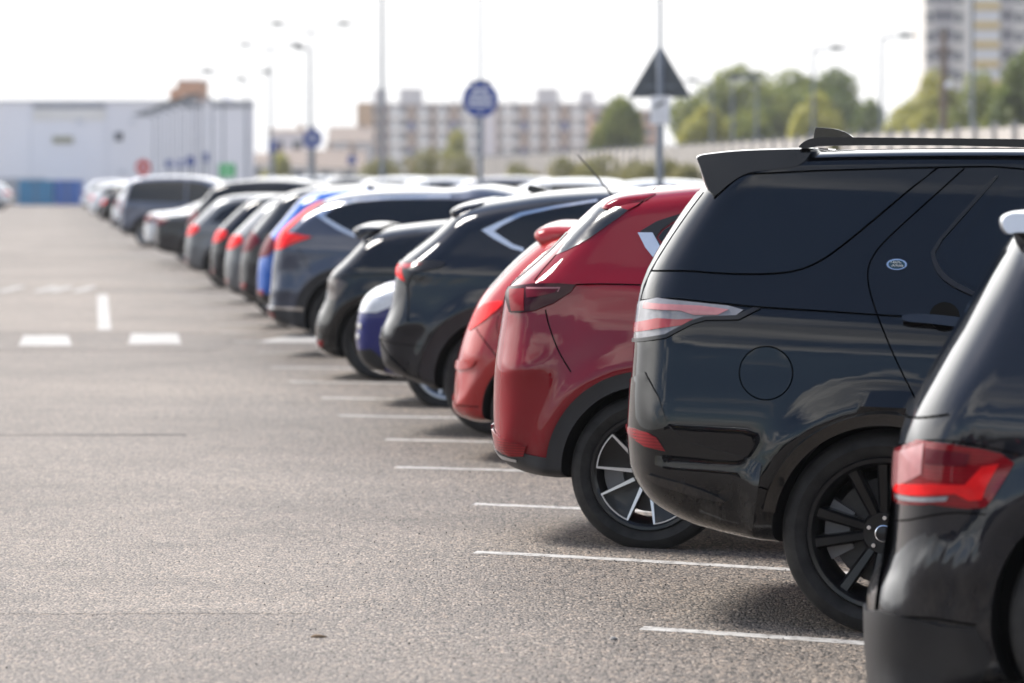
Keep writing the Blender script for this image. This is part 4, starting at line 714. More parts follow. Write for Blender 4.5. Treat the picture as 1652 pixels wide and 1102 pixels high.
w = bpy.data.worlds.new('World'); scene.world = w; w.use_nodes = True
nt = w.node_tree; nt.nodes.clear()
out = nt.nodes.new('ShaderNodeOutputWorld')
sky = nt.nodes.new('ShaderNodeTexSky'); sky.sky_type = 'NISHITA'; sky.sun_disc = False
sky.sun_elevation = R(SUN_EL); sky.sun_rotation = R(SUN_AZ); sky.air_density = 1.0; sky.dust_density = .7; sky.ozone_density = 1.2
bg1 = nt.nodes.new('ShaderNodeBackground'); bg1.inputs['Strength'].default_value = .13; L(nt, sky.outputs[0], bg1.inputs['Color'])
bg2 = nt.nodes.new('ShaderNodeBackground'); bst = N(nt, 'ShaderNodeMath', operation='MULTIPLY_ADD')
tc = nt.nodes.new('ShaderNodeTexCoord')
sp = nt.nodes.new('ShaderNodeSeparateXYZ'); L(nt, tc.outputs['Generated'], sp.inputs[0])
# flatten directions on to a cloud deck
zz = N(nt, 'ShaderNodeMath', operation='ADD'); L(nt, sp.outputs['Z'], zz.inputs[0]); zz.inputs[1].default_value = .16
za = N(nt, 'ShaderNodeMath', operation='MAXIMUM'); L(nt, zz.outputs[0], za.inputs[0]); za.inputs[1].default_value = .05
dx = N(nt, 'ShaderNodeMath', operation='DIVIDE'); L(nt, sp.outputs['X'], dx.inputs[0]); L(nt, za.outputs[0], dx.inputs[1])
dy = N(nt, 'ShaderNodeMath', operation='DIVIDE'); L(nt, sp.outputs['Y'], dy.inputs[0]); L(nt, za.outputs[0], dy.inputs[1])
cb = nt.nodes.new('ShaderNodeCombineXYZ'); L(nt, dx.outputs[0], cb.inputs[0]); L(nt, dy.outputs[0], cb.inputs[1])
cof = N(nt, 'ShaderNodeVectorMath', operation='ADD'); L(nt, cb.outputs[0], cof.inputs[0]); cof.inputs[1].default_value = (.70, .60, 0)
cn = noise(nt, .95, 9, .58, cof.outputs[0]); cn.inputs['Distortion'].default_value = .25
cbz = N(nt, 'ShaderNodeMapRange'); cbz.inputs['From Min'].default_value = .06; cbz.inputs['From Max'].default_value = .55; cbz.inputs['To Min'].default_value = .115; cbz.inputs['To Max'].default_value = 0; L(nt, sp.outputs['Z'], cbz.inputs['Value'])
cnb = N(nt, 'ShaderNodeMath', operation='ADD'); L(nt, cn.outputs['Fac'], cnb.inputs[0]); L(nt, cbz.outputs[0], cnb.inputs[1])
cm = ramp(nt, cnb.outputs[0], [(.53, (0, 0, 0)), (.62, (1, 1, 1))])
# the cloud bank towards the sun and low down all round
hz = N(nt, 'ShaderNodeMapRange'); hz.inputs['From Min'].default_value = .16; hz.inputs['From Max'].default_value = .02; L(nt, sp.outputs['Z'], hz.inputs['Value'])
fw = N(nt, 'ShaderNodeMapRange'); fw.inputs['From Min'].default_value = .1; fw.inputs['From Max'].default_value = .9; fw.inputs['To Min'].default_value = .0; fw.inputs['To Max'].default_value = 1; L(nt, sp.outputs['Y'], fw.inputs['Value'])
hm = N(nt, 'ShaderNodeMath', operation='MULTIPLY'); L(nt, hz.outputs[0], hm.inputs[0]); L(nt, fw.outputs[0], hm.inputs[1])
fb = N(nt, 'ShaderNodeMapRange', interpolation_type='SMOOTHSTEP'); fb.inputs['From Min'].default_value = -.10; fb.inputs['From Max'].default_value = .55
vd = N(nt, 'ShaderNodeVectorMath', operation='DOT_PRODUCT'); L(nt, tc.outputs['Generated'], vd.inputs[0]); vd.inputs[1].default_value = (-.60, .80, 0); L(nt, vd.outputs['Value'], fb.inputs['Value'])
fz = N(nt, 'ShaderNodeMapRange', interpolation_type='SMOOTHSTEP'); fz.inputs['From Min'].default_value = .72; fz.inputs['From Max'].default_value = .30; L(nt, sp.outputs['Z'], fz.inputs['Value'])
fm = N(nt, 'ShaderNodeMath', operation='MULTIPLY'); L(nt, fb.outputs[0], fm.inputs[0]); L(nt, fz.outputs[0], fm.inputs[1])
m0 = N(nt, 'ShaderNodeMath', operation='MAXIMUM'); L(nt, fm.outputs[0], m0.inputs[0]); L(nt, hm.outputs[0], m0.inputs[1])
mx = N(nt, 'ShaderNodeMath', operation='MAXIMUM'); L(nt, cm.outputs[0], mx.inputs[0]); L(nt, m0.outputs[0], mx.inputs[1])
cn2 = noise(nt, 1.7, 6, .6, cb.outputs[0])
cc = ramp(nt, cn2.outputs['Fac'], [(.36, (.36, .38, .42)), (.60, (1.0, .99, .97))]); L(nt, mixc(nt, m0.outputs[0], cc.outputs[0], (1.0, .99, .97)), bg2.inputs['Color'])
fl = N(nt, 'ShaderNodeMapRange', interpolation_type='SMOOTHSTEP'); fl.inputs['From Min'].default_value = .04; fl.inputs['From Max'].default_value = .18; L(nt, sp.outputs['Z'], fl.inputs['Value'])
fp = N(nt, 'ShaderNodeMath', operation='MULTIPLY'); L(nt, fl.outputs[0], fp.inputs[0]); L(nt, fm.outputs[0], fp.inputs[1])
L(nt, fp.outputs[0], bst.inputs[0]); bst.inputs[1].default_value = .7
bs0 = N(nt, 'ShaderNodeMath', operation='MULTIPLY_ADD'); L(nt, fl.outputs[0], bs0.inputs[0]); bs0.inputs[1].default_value = .75; bs0.inputs[2].default_value = .86; L(nt, bs0.outputs[0], bst.inputs[2]); L(nt, bst.outputs[0], bg2.inputs['Strength'])
ms = nt.nodes.new('ShaderNodeMixShader'); L(nt, mx.outputs[0], ms.inputs[0]); L(nt, bg1.outputs[0], ms.inputs[1]); L(nt, bg2.outputs[0], ms.inputs[2])
L(nt, ms.outputs[0], out.inputs[0])
scene.view_settings.view_transform = 'Standard'; scene.view_settings.look = 'None'; scene.view_settings.gamma = 1; scene.view_settings.exposure = .68

# ------------------------------------------------------------------ ground
def asphalt(name='old_asphalt', tint=1.0):
    m, nt, b = nodes(name)
    co = nt.nodes.new('ShaderNodeNewGeometry').outputs['Position']
    v1 = N(nt, 'ShaderNodeTexVoronoi', voronoi_dimensions='2D'); v1.inputs['Scale'].default_value = 92; v1.inputs['Randomness'].default_value = 1
    mp = N(nt, 'ShaderNodeMapping'); mp.inputs['Scale'].default_value = (1, .55, 1); L(nt, co, mp.inputs['Vector']); L(nt, mp.outputs[0], v1.inputs['Vector'])
    sh_ = N(nt, 'ShaderNodeSeparateColor'); L(nt, v1.outputs['Color'], sh_.inputs[0])
    stone = ramp(nt, sh_.outputs[0], [(0, (.030, .028, .028)), (.22, (.10, .095, .091)), (.55, (.19, .178, .168)), (.85, (.29, .262, .235)), (.95, (.36, .30, .25)), (1, (.50, .47, .44))])
    # tar between the stones
    ed = ramp(nt, v1.outputs['Distance'], [(.25, (1.04, 1.04, 1.04)), (.62, (.66, .66, .66))])
    c = mixc(nt, 1.0, stone.outputs[0], ed.outputs[0], 'MULTIPLY')
    n3 = noise(nt, 210, 3, .6, co)
    r3 = ramp(nt, n3.outputs['Fac'], [(.25, (.72, .72, .73)), (.75, (1.2, 1.19, 1.17))])
    c = mixc(nt, .8, c, r3.outputs[0], 'MULTIPLY')
    # smooth polished aisle against the rough stony bays
    sp = N(nt, 'ShaderNodeSeparateXYZ'); L(nt, co, sp.inputs[0])
    my = N(nt, 'ShaderNodeMath', operation='MULTIPLY_ADD'); L(nt, sp.outputs['Y'], my.inputs[0]); my.inputs[1].default_value = .1253; L(nt, sp.outputs['X'], my.inputs[2])
    nw = noise(nt, .9, 5, .6, co)
    ad = N(nt, 'ShaderNodeMath', operation='MULTIPLY_ADD'); L(nt, nw.outputs['Fac'], ad.inputs[0]); ad.inputs[1].default_value = 1.6; L(nt, my.outputs[0], ad.inputs[2])
    bay = N(nt, 'ShaderNodeMapRange'); bay.inputs['From Min'].default_value = 1.7; bay.inputs['From Max'].default_value = 3.4; L(nt, ad.outputs[0], bay.inputs['Value'])
    worn = mixc(nt, .30, c, (.195, .180, .170))
    c = mixc(nt, bay.outputs[0], worn, c)
    dk = mixc(nt, bay.outputs[0], (1.03, .98, .94), (.86, .82, .785))
    c = mixc(nt, 1.0, c, dk, 'MULTIPLY')
    # broad stains and old resurfacing
    n1 = noise(nt, .22, 6, .6, co); r1 = ramp(nt, n1.outputs['Fac'], [(.32, (.74, .735, .73)), (.52, (1, 1, 1)), (.70, (1.22, 1.205, 1.18))])
    c = mixc(nt, 1.0, c, r1.outputs[0], 'MULTIPLY')
    n2 = noise(nt, 1.6, 6, .65, co); r2 = ramp(nt, n2.outputs['Fac'], [(.30, (.78, .78, .78)), (.5, (1, 1, 1)), (.75, (1.07, 1.07, 1.06))])
    c = mixc(nt, .8, c, r2.outputs[0], 'MULTIPLY')
    # missing stones: little dark pits, mostly in the bays
    v2 = N(nt, 'ShaderNodeTexVoronoi', voronoi_dimensions='2D'); v2.inputs['Scale'].default_value = 15; L(nt, mp.outputs[0], v2.inputs['Vector'])
    s2 = N(nt, 'ShaderNodeSeparateColor'); L(nt, v2.outputs['Color'], s2.inputs[0])
    th = N(nt, 'ShaderNodeMapRange'); th.inputs['From Min'].default_value = 0; th.inputs['From Max'].default_value = 1; th.inputs['To Min'].default_value = -.10; th.inputs['To Max'].default_value = .19; L(nt, s2.outputs[1], th.inputs['Value'])
    lt = N(nt, 'ShaderNodeMath', operation='LESS_THAN'); L(nt, v2.outputs['Distance'], lt.inputs[0]); L(nt, th.outputs[0], lt.inputs[1])
    bb = N(nt, 'ShaderNodeMapRange'); bb.inputs['To Min'].default_value = .14; bb.inputs['To Max'].default_value = .9; L(nt, bay.outputs[0], bb.inputs['Value'])
    lm = N(nt, 'ShaderNodeMath', operation='MULTIPLY'); L(nt, lt.outputs[0], lm.inputs[0]); L(nt, bb.outputs[0], lm.inputs[1])
    c = mixc(nt, lm.outputs[0], c, (.018, .018, .018))
    c = mixc(nt, 1.0, c, (tint * .985, tint * .945, tint * .895), 'MULTIPLY')
    L(nt, c, b.inputs['Base Color'])
    b.inputs['Roughness'].default_value = .7; b.inputs['Specular IOR Level'].default_value = .5
    bp = N(nt, 'ShaderNodeBump'); bp.inputs['Strength'].default_value = .6; bp.inputs['Distance'].default_value = .008
    hh = N(nt, 'ShaderNodeMath', operation='SUBTRACT'); hh.inputs[0].default_value = 1; L(nt, v1.outputs['Distance'], hh.inputs[1])
    L(nt, hh.outputs[0], bp.inputs['Height']); L(nt, bp.outputs[0], b.inputs['Normal'])
    return m
M['asphalt'] = asphalt()

def patchmat(name, c, sc=80):
    m, nt, b = nodes(name)
    co = nt.nodes.new('ShaderNodeNewGeometry').outputs['Position']
    v1 = N(nt, 'ShaderNodeTexVoronoi'); v1.inputs['Scale'].default_value = sc; L(nt, co, v1.inputs['Vector'])
    s = N(nt, 'ShaderNodeSeparateColor'); L(nt, v1.outputs['Color'], s.inputs[0])
    r = ramp(nt, s.outputs[0], [(0, tuple(x * .72 for x in c)), (.6, c), (1, tuple(x * 1.3 for x in c))])
    n2 = noise(nt, 1.2, 6, .65, co); r2 = ramp(nt, n2.outputs['Fac'], [(.3, (.85, .85, .85)), (.7, (1.1, 1.1, 1.1))])
    L(nt, mixc(nt, 1, r.outputs[0], r2.outputs[0], 'MULTIPLY'), b.inputs['Base Color']); b.inputs['Roughness'].default_value = .8
    b.inputs['Specular IOR Level'].default_value = .35
    return m
M['patch_light'] = asphalt('pale_patch_asphalt', 1.13)
M['patch_dark'] = asphalt('dark_patch_asphalt', .90)
M['patch_old'] = asphalt('old_patch_asphalt', 1.10)
M['tar'] = patchmat('tar_seam', (.085, .08, .078))

def linemat():
    m, nt, b = nodes('worn_white_paint')
    co = nt.nodes.new('ShaderNodeNewGeometry').outputs['Position']
    n = noise(nt, 22, 5, .75, co); n2 = noise(nt, 3.5, 4, .6, co)
    ad = N(nt, 'ShaderNodeMath', operation='MULTIPLY_ADD'); L(nt, n2.outputs['Fac'], ad.inputs[0]); ad.inputs[1].default_value = .35; L(nt, n.outputs['Fac'], ad.inputs[2])
    r = ramp(nt, ad.outputs[0], [(.585, (.165, .152, .142)), (.64, (.36, .345, .325)), (.86, (.52, .505, .48))])
    L(nt, r.outputs[0], b.inputs['Base Color']); b.inputs['Roughness'].default_value = .7
    return m
M['line'] = linemat()
M['line_far'] = plain('white_road_paint', (.36, .345, .325), .7, var=.25, scale=4)

xs = sorted(set([-700, -400, -200, -100, -60, -40, -30] + [round(-24 + .5 * i, 2) for i in range(85)] + [22, 26, 32, 40, 60, 100, 200, 400, 700]))
ys = sorted(set([-120, -60, -30, -10, 0] + [round(4 + 1.0 * i, 2) for i in range(70)] + [76, 80, 90, 100, 120, 150, 200, 300, 450, 700, 1100, 1700]))
mb = MB(); n = len(xs)
XX, YY = np.meshgrid(xs, ys); ZZ = ground_z(XX, YY)
mb.add([(XX[j, i], YY[j, i], ZZ[j, i]) for j in range(len(ys)) for i in range(n)], [(j * n + i, j * n + i + 1, (j + 1) * n + i + 1, (j + 1) * n + i) for j in range(len(ys) - 1) for i in range(n - 1)])
g = mb.build('ground', M['asphalt'], None, 179); tag(g, kind='structure')

def gridz(x, y):
    """height of the meshed ground (bilinear between its grid points)"""
    i = min(max(np.searchsorted(xs, x) - 1, 0), n - 2); j = min(max(np.searchsorted(ys, y) - 1, 0), len(ys) - 2)
    a = (x - xs[i]) / (xs[i + 1] - xs[i]); b = (y - ys[j]) / (ys[j + 1] - ys[j])
    return ZZ[j, i] * (1 - a) * (1 - b) + ZZ[j, i + 1] * a * (1 - b) + ZZ[j + 1, i] * (1 - a) * b + ZZ[j + 1, i + 1] * a * b

def strip(name, a, b, wd, mat, lift=.004, step=.25, ragged=0.0, build=True, mb=None):
    lift = lift * .3 if a[1] < 36 else lift
    a = np.array(a, float); b = np.array(b, float); d = b - a; l = np.hypot(*d); d /= l; nn = np.array([-d[1], d[0]])
    k = max(1, int(l / step)); own = mb is None; mb = mb or MB(); V = []
    for i in range(k + 1):
        p = a + d * l * i / k
        for s in (-1, 1):
            q = p + nn * s * (wd / 2 + random.uniform(-ragged, ragged))
            V.append((q[0], q[1], gridz(q[0], q[1]) + lift))
    mb.add(V, [(2 * i, 2 * i + 2, 2 * i + 3, 2 * i + 1) for i in range(k)])
    if own:
        return tag(mb.build(name, mat), kind='structure')

dirx = (math.cos(R(-11.2)), math.sin(R(-11.2)))
ends = [(.62, 12.0), (.49, 14.47), (-.17, 17.32), (-.20, 19.95), (-.68, 22.45), (-.82, 24.86), (-1.24, 27.36), (-1.47, 29.58), (-1.86, 31.93), (-2.16, 34.4), (-2.49, 37.3)]
for k in range(1, 48): ends.append((2.15 - .1253 * (37.3 + 2.48 * k) + random.uniform(-.1, .1), 37.3 + 2.48 * k))
for (x, y) in ends:
    strip('bay_line', (x, y), (x + dirx[0] * 4.9, y + dirx[1] * 4.9), .125, M['line'], .004, .05 if y < 30 else .4, .009 if y < 30 else 0)
# long give-way dashes and the centre line of the aisle
def quad(name, pts, mat, lift=.004):
    mb = MB(); mb.add([(x, y, gridz(x, y) + lift) for x, y in pts], [(0, 1, 2, 3)])
    return tag(mb.build(name, mat), kind='structure')
quad('road_marking', [(-4.99, 38.8), (-4.45, 38.8), (-4.79, 41.4), (-5.27, 41.4)], M['line_far'])
quad('road_marking', [(-3.92, 39.2), (-3.38, 39.2), (-3.65, 41.9), (-4.16, 41.9)], M['line_far'])
quad('road_marking', [(-2.64, 39.75), (-1.9, 39.8), (-2.06, 41.6), (-2.40, 41.5)], M['line_far'])
quad('road_marking', [(-4.63, 42.9), (-4.48, 42.9), (-5.90, 56.0), (-6.05, 56.0)], M['line_far'])
for x0 in (-7.75, -7.2, -6.98, -6.62):
    quad('road_marking', [(x0, 57.6), (x0 + .14, 57.6), (x0 + .11, 60.4), (x0 - .04, 60.4)], M['line_far'])
quad('road_marking', [(-11.4, 80.5), (-9.4, 80.5), (-9.5, 83.5), (-11.6, 83.5)], M['patch_light'])
# resurfaced strips and seams across the aisle
def slab(name, x0, x1, y0, y1, mat, lift, skew=0.0):
    k = max(14, int((x1 - x0) / .06)); m = MB(); V = []
    for i in range(k + 1):
        x = x0 + (x1 - x0) * i / k; s = skew * (x - x0)
        for y in (y0, y1):
            yy = y + s + random.uniform(-.012, .012) + .03 * math.sin(x * 5.1 + y) + .02 * math.sin(x * 13.7)
            V.append((x, yy, gridz(x, yy) + lift))
    m.add(V, [(2 * i, 2 * i + 2, 2 * i + 3, 2 * i + 1) for i in range(k)])
    return tag(m.build(name, mat), kind='structure')
slab('road_patch', -9.5, -2.75, 42.2, 55.2, M['patch_light'], .003, 0)
slab('road_patch', -9.0, -2.9, 37.6, 42.1, M['patch_dark'], .0025, 0)
slab('road_patch', -15, -5.4, 60.8, 78, M['patch_light'], .003, 0)
slab('road_patch', -26, -9.0, 84.6, 130, M['patch_light'], .003, 0)
strip('road_seam', (-6, 25.1), (-2.15, 25.28), .05, M['tar'], .008, .12, .025)
strip('road_patch', (-2.9, 14.98), (-.78, 15.03), .40, M['patch_old'], .004, .03, .02)

# loose dark chippings, thickest along the bays where no tyres sweep them away
M['chipping'] = plain('dark_chippings', (.045, .044, .046), .85, var=.6, scale=9)
ico = [Vector(v) for v in ((0, 0, -1), (.72, -.53, -.45), (-.28, -.85, -.45), (-.89, 0, -.45), (-.28, .85, -.45), (.72, .53, -.45), (.28, -.85, .45), (-.72, -.53, .45), (-.72, .53, .45), (.28, .85, .45), (.89, 0, .45), (0, 0, 1))]
icf = [(0, 2, 1), (1, 5, 0), (0, 3, 2), (0, 4, 3), (0, 5, 4), (1, 10, 5), (2, 6, 1), (3, 7, 2), (4, 8, 3), (5, 9, 4), (1, 6, 10), (2, 7, 6), (3, 8, 7), (4, 9, 8), (5, 10, 9), (6, 11, 10), (7, 11, 6), (8, 11, 7), (9, 11, 8), (10, 11, 9)]
m = MB(); k = 0
while k < 4200:
    y = 11.5 + 22 * random.random() ** 1.15
    t = random.gauss(.2, 1.0)
    if t < -2.4: continue
    x = 2.15 - .1253 * y + t; z = float(gridz(x, y)); s_ = random.choice((.0014, .0018, .0022, .003))
    a = random.uniform(0, 6.28); sx, sy, sz = (s_ * random.uniform(.7, 1.4) for _ in range(3))
    m.add([(x + (v.x * math.cos(a) - v.y * math.sin(a)) * sx, y + (v.x * math.sin(a) + v.y * math.cos(a)) * sy, z + sz * .6 + v.z * sz) for v in ico], icf); k += 1
tag(m.build('gravel', M['chipping']), kind='stuff')

# twigs and dead leaves lying on the tarmac
M['leaf_litter'] = plain('dry_leaf', (.20, .14, .09), .8, var=.4)
for (x, y, a, l) in ((-.74, 14.05, -.1, .06), (.36, 14.05, .3, .03)):
    m = MB()
    pts = [(l * t * math.cos(a), l * t * math.sin(a), .003 + .002 * math.sin(3 * t)) for t in (0, .3, .6, 1)]
    m.tube(pts, [.002, .009, .007, .002], 6)
    o = m.build('dead_leaf', M['leaf_litter'] if x < 0 else M['line'], None, 60); o.location = (x, y, gridz(x, y))
    tag(o, 'curled dry leaf lying on the tarmac' if x < 0 else 'pale paper scrap lying on the tarmac before the first bay line', 'leaf' if x < 0 else 'litter', 'dead leaves on the tarmac' if x < 0 else None)
    if x > 0: o.name = 'paper_scrap'

# ------------------------------------------------------------------ cars
LABELS = dict(
 disco='tall glossy black SUV with ten black spokes and roof rails, beside the red crossover',
 cx='deep red crossover with grey wheel arch cladding and silver edged black spokes',
 redhatch='small faded bright red hatchback between the red crossover and the navy crossover',
 nx='navy crossover with chrome window surround and jagged red tail lamp',
 golf='low black hatchback with roof spoiler and gold brake caliper',
 crv='slate blue crossover with tall upright red tail lamps and chrome window line',
 audi='dark graphite SUV cut off by the frame, with large red tail lamp and pale spoiler')
DETAIL = {}
EXTRA = dict(disco=dict(rear_glass=(1.22, 1.66, .72, .60)), cx=dict(rear_glass=(1.12, 1.46, .60, .52)), redhatch=dict(rear_glass=(1.02, 1.32, .56, .48)),
 nx=dict(rear_glass=(1.12, 1.46, .60, .50)), golf=dict(rear_glass=(1.0, 1.32, .56, .48)), crv=dict(rear_glass=(1.14, 1.52, .58, .52)), audi=dict(rear_glass=(1.08, 1.50, .60, .52)))
for spec in CARS:
    spec = dict(spec); spec.update(EXTRA.get(spec['key'], {}))
    DETAIL[spec['key']] = make_car(spec, LABELS[spec['key']])

# lettering on the enamel badge of the tall SUV
def text_mesh(body, size, depth=.0006):
    cu = bpy.data.curves.new('t', 'FONT'); cu.body = body; cu.size = size; cu.extrude = depth; cu.align_x = 'CENTER'; cu.align_y = 'CENTER'
    o = bpy.data.objects.new('t', cu); col.objects.link(o)
    me = bpy.data.meshes.new_from_object(o.evaluated_get(bpy.context.evaluated_depsgraph_get()))
    bpy.data.objects.remove(o); bpy.data.curves.remove(cu)
    return me
root, sh = DETAIL['disco']
bf = [c for c in root.children if c.name.startswith('badge_face')]
bu = [p for p in CARS[0]['patches'] if p[0] == 'badge_face'][0][2]
bc = np.array(bu).mean(0); hb = float(sh.h(bc[0], bc[1])[0])
dv = (float(sh.h(bc[0], bc[1] + .02)[0]) - float(sh.h(bc[0], bc[1] - .02)[0])) / .04
for k, (tx, ox, oz) in enumerate((('LAND-', -.003, .0062), ('-ROVER', .003, -.0062))):
    me = text_mesh(tx, .0135)
    o = link('badge_lettering', me, M['plate_white'], bf[0])
    o.rotation_euler = (PI / 2 + math.atan(-dv), 0, 0)
    o.location = (bc[0] + ox, -(hb + dv * oz + .0075), bc[1] + oz)

# aerial on the roof of the bright red hatchback, bent over the cars behind
root, sh = DETAIL['redhatch']
m = MB(); m.tube([(.42, 0, 1.45), (.34, .0, 1.53), (.14, .0, 1.76), (.06, .0, 1.84)], [.009, .007, .0045, .0035], 8)
m.build('aerial', M['satin_black'], root, 60)

HATCH = dict(paint='paint_grey', W=.89, wv=HATW, wb=2.6, tyre=(.315, .215, .225), arch=.365, rim='simple', rimmat='silver_wheel', pitch=.004, rear_glass=(1.04, 1.34, .56, .48), plate=.60, grille=(.46, .60, .48), windscreen=(1.06, 1.32, .62, .55),
 top=[(-.78, .55), (-.77, .7), (-.74, .86), (-.68, .99), (-.55, 1.13), (-.36, 1.32), (-.24, 1.41), (0, 1.46), (.5, 1.475), (1.0, 1.46), (1.45, 1.37), (2.05, 1.03), (2.3, .97), (2.8, .92), (3.15, .84), (3.3, .72), (3.36, .5)],
 bot=[(-.78, .55), (-.77, .42), (-.72, .3), (-.6, .24), (-.35, .22), (.5, .2), (2.1, .19), (3.0, .2), (3.25, .26), (3.34, .38), (3.36, .5)],
 bumps=[('arch', 0, .315, .42, .016, .06), ('line', [(-.7, .9), (3, .84)], .012, .07)],
 patches=[('side_window', 'glass', [(-.25, 1.03), (-.12, 1.2), (.1, 1.32), (.5, 1.385), (.95, 1.38), (.95, .97)], .003, 0),
  ('front_window', 'glass', [(1.0, .965), (1.0, 1.38), (1.3, 1.33), (1.72, 1.06), (1.78, .96)], .003, 0),
  ('tail_light', 'lens_bright', [(-.745, .80), (-.55, .82), (-.42, .90), (-.45, .98), (-.66, .98), (-.735, .9)], .008, 0),
  ('reflector', 'lens_red', [(-.77, .40), (-.62, .40), (-.62, .45), (-.77, .45)], .008, 0),
  ('headlight', 'headlight', [(3.30, .66), (3.1, .66), (2.85, .75), (2.72, .86), (2.88, .86), (3.12, .81), (3.29, .72)], .008, 0),
  ('rear_bumper', 'plastic_dark', [(-.77, .36), (-.40, .32), (-.38, .24), (-.6, .25), (-.72, .31)], .008, 0)])
SUVP = dict(paint='paint_grey', W=.92, wv=SUVW, wb=2.66, tyre=(.355, .225, .24), arch=.41, rim='simple', rimmat='silver_wheel', pitch=.004, rear_glass=(1.14, 1.50, .60, .52), plate=.76, grille=(.55, .80, .45), windscreen=(1.22, 1.52, .62, .55),
 top=[(-.88, .6), (-.87, .8), (-.84, .95), (-.78, 1.08), (-.62, 1.28), (-.45, 1.5), (-.36, 1.58), (-.1, 1.64), (.5, 1.68), (1.1, 1.67), (1.6, 1.57), (2.2, 1.24), (2.5, 1.12), (3.0, 1.05), (3.35, .93), (3.48, .78), (3.52, .6)],
 bot=[(-.88, .6), (-.87, .46), (-.82, .35), (-.65, .29), (-.4, .27), (.5, .24), (2.2, .23), (3.1, .24), (3.4, .32), (3.5, .45), (3.52, .6)],
 bumps=[('arch', 0, .355, .48, .018, .06), ('line', [(-.8, 1.0), (3.2, .95)], .012, .08)],
 patches=[('side_window', 'glass', [(-.35, 1.16), (-.2, 1.36), (.1, 1.5), (.5, 1.56), (1.0, 1.55), (1.0, 1.10)], .003, 0),
  ('front_window', 'glass', [(1.05, 1.10), (1.05, 1.55), (1.45, 1.48), (1.85, 1.26), (1.98, 1.10)], .003, 0),
  ('tail_light', 'lens_bright', [(-.845, .86), (-.62, .90), (-.50, 1.0), (-.56, 1.08), (-.70, 1.15), (-.80, 1.04)], .008, 0),
  ('reflector', 'lens_red', [(-.86, .46), (-.68, .46), (-.68, .52), (-.86, .52)], .008, 0),
  ('headlight', 'headlight', [(3.46, .76), (3.2, .78), (2.95, .90), (2.95, .97), (3.25, .93), (3.45, .84)], .008, 0),
  ('rear_bumper', 'plastic_dark', [(-.865, .48), (-.42, .48), (-.40, .28), (-.65, .30), (-.81, .36)], .008, 0)])
MPV = dict(SUVP, W=.93, wv=[(.15, .92), (.3, .96), (.6, 1.0), (.95, 1.0), (1.1, .985), (1.4, .92), (1.7, .84), (1.85, .8)], rear_glass=(1.12, 1.58, .68, .62), plate=.80,
 top=[(-.85, .6), (-.85, .9), (-.82, 1.05), (-.74, 1.38), (-.66, 1.60), (-.5, 1.71), (0, 1.76), (.8, 1.77), (1.4, 1.72), (2.0, 1.45), (2.6, 1.13), (3.1, 1.01), (3.35, .86), (3.42, .6)],
 bot=[(-.85, .6), (-.84, .42), (-.78, .32), (-.4, .26), (.5, .24), (2.2, .22), (3.0, .23), (3.3, .3), (3.4, .45), (3.42, .6)],
 patches=[('side_window', 'glass', [(-.55, 1.12), (-.47, 1.45), (-.4, 1.58), (.2, 1.63), (.95, 1.64), (.95, 1.08)], .003, 0),
  ('front_window', 'glass', [(1.0, 1.08), (1.0, 1.64), (1.4, 1.58), (1.9, 1.30), (2.2, 1.10)], .003, 0),
  ('tail_light', 'lens_bright', [(-.845, .86), (-.74, .86), (-.70, 1.2), (-.76, 1.2), (-.82, 1.04)], .008, 0),
  ('headlight', 'headlight', [(3.36, .70), (3.1, .74), (2.85, .90), (2.95, .95), (3.2, .89), (3.34, .8)], .008, 0),
  ('rear_bumper', 'plastic_dark', [(-.845, .46), (-.42, .46), (-.40, .28), (-.65, .30), (-.78, .34)], .008, 0)])
SEDAN = dict(HATCH, rear_glass=(1.08, 1.30, .55, .50), plate=.66,
 top=[(-1.0, .6), (-.99, .8), (-.95, .95), (-.85, 1.02), (-.5, 1.05), (-.2, 1.10), (.35, 1.34), (.7, 1.43), (1.2, 1.44), (1.6, 1.36), (2.2, 1.03), (2.5, .97), (3.1, .90), (3.4, .80), (3.55, .55)],
 bot=[(-1.0, .6), (-.98, .42), (-.9, .3), (-.4, .22), (.5, .2), (2.1, .19), (3.1, .2), (3.4, .28), (3.53, .4), (3.55, .55)],
 patches=[('side_window', 'glass', [(-.05, 1.08), (.3, 1.24), (.6, 1.35), (.98, 1.36), (.98, .99)], .003, 0),
  ('front_window', 'glass', [(1.03, .985), (1.03, 1.36), (1.4, 1.32), (1.85, 1.06), (1.9, .97)], .003, 0),
  ('tail_light', 'lens_bright', [(-.96, .80), (-.70, .84), (-.62, .92), (-.70, .97), (-.90, .96)], .008, 0),
  ('headlight', 'headlight', [(3.48, .64), (3.2, .66), (2.95, .78), (2.92, .84), (3.2, .80), (3.45, .72)], .008, 0),
  ('rear_bumper', 'plastic_dark', [(-.985, .44), (-.6, .40), (-.45, .26), (-.9, .32)], .008, 0)])
BLUNT = dict(HATCH, shell=dict(front=.20, rear=.3), top=HATCH['top'][:11] + [(2.05, 1.06), (2.3, 1.01), (2.75, .975), (3.05, .94), (3.22, .88), (3.30, .80), (3.34, .68), (3.36, .5)],
 patches=[p for p in HATCH['patches'] if p[0] != 'headlight'] + [('headlight', 'headlight', [(3.31, .70), (3.1, .70), (2.95, .76), (2.86, .86), (3.05, .90), (3.2, .87), (3.285, .80)], .010, 0),
  ('front_bumper', 'plastic_dark', [(3.35, .42), (3.15, .44), (3.02, .34), (3.1, .24), (3.3, .30)], .010, 0), ('bumper_trim', 'chrome', [(3.345, .62), (3.22, .62), (3.22, .585), (3.345, .585)], .012, 0), ('bumper_trim', 'chrome', [(3.35, .545), (3.24, .545), (3.24, .51), (3.35, .51)], .012, 0), ('bumper_trim', 'chrome', [(3.34, .31), (3.06, .28), (3.07, .25), (3.33, .275)], .016, 0)])
PROTO = {}
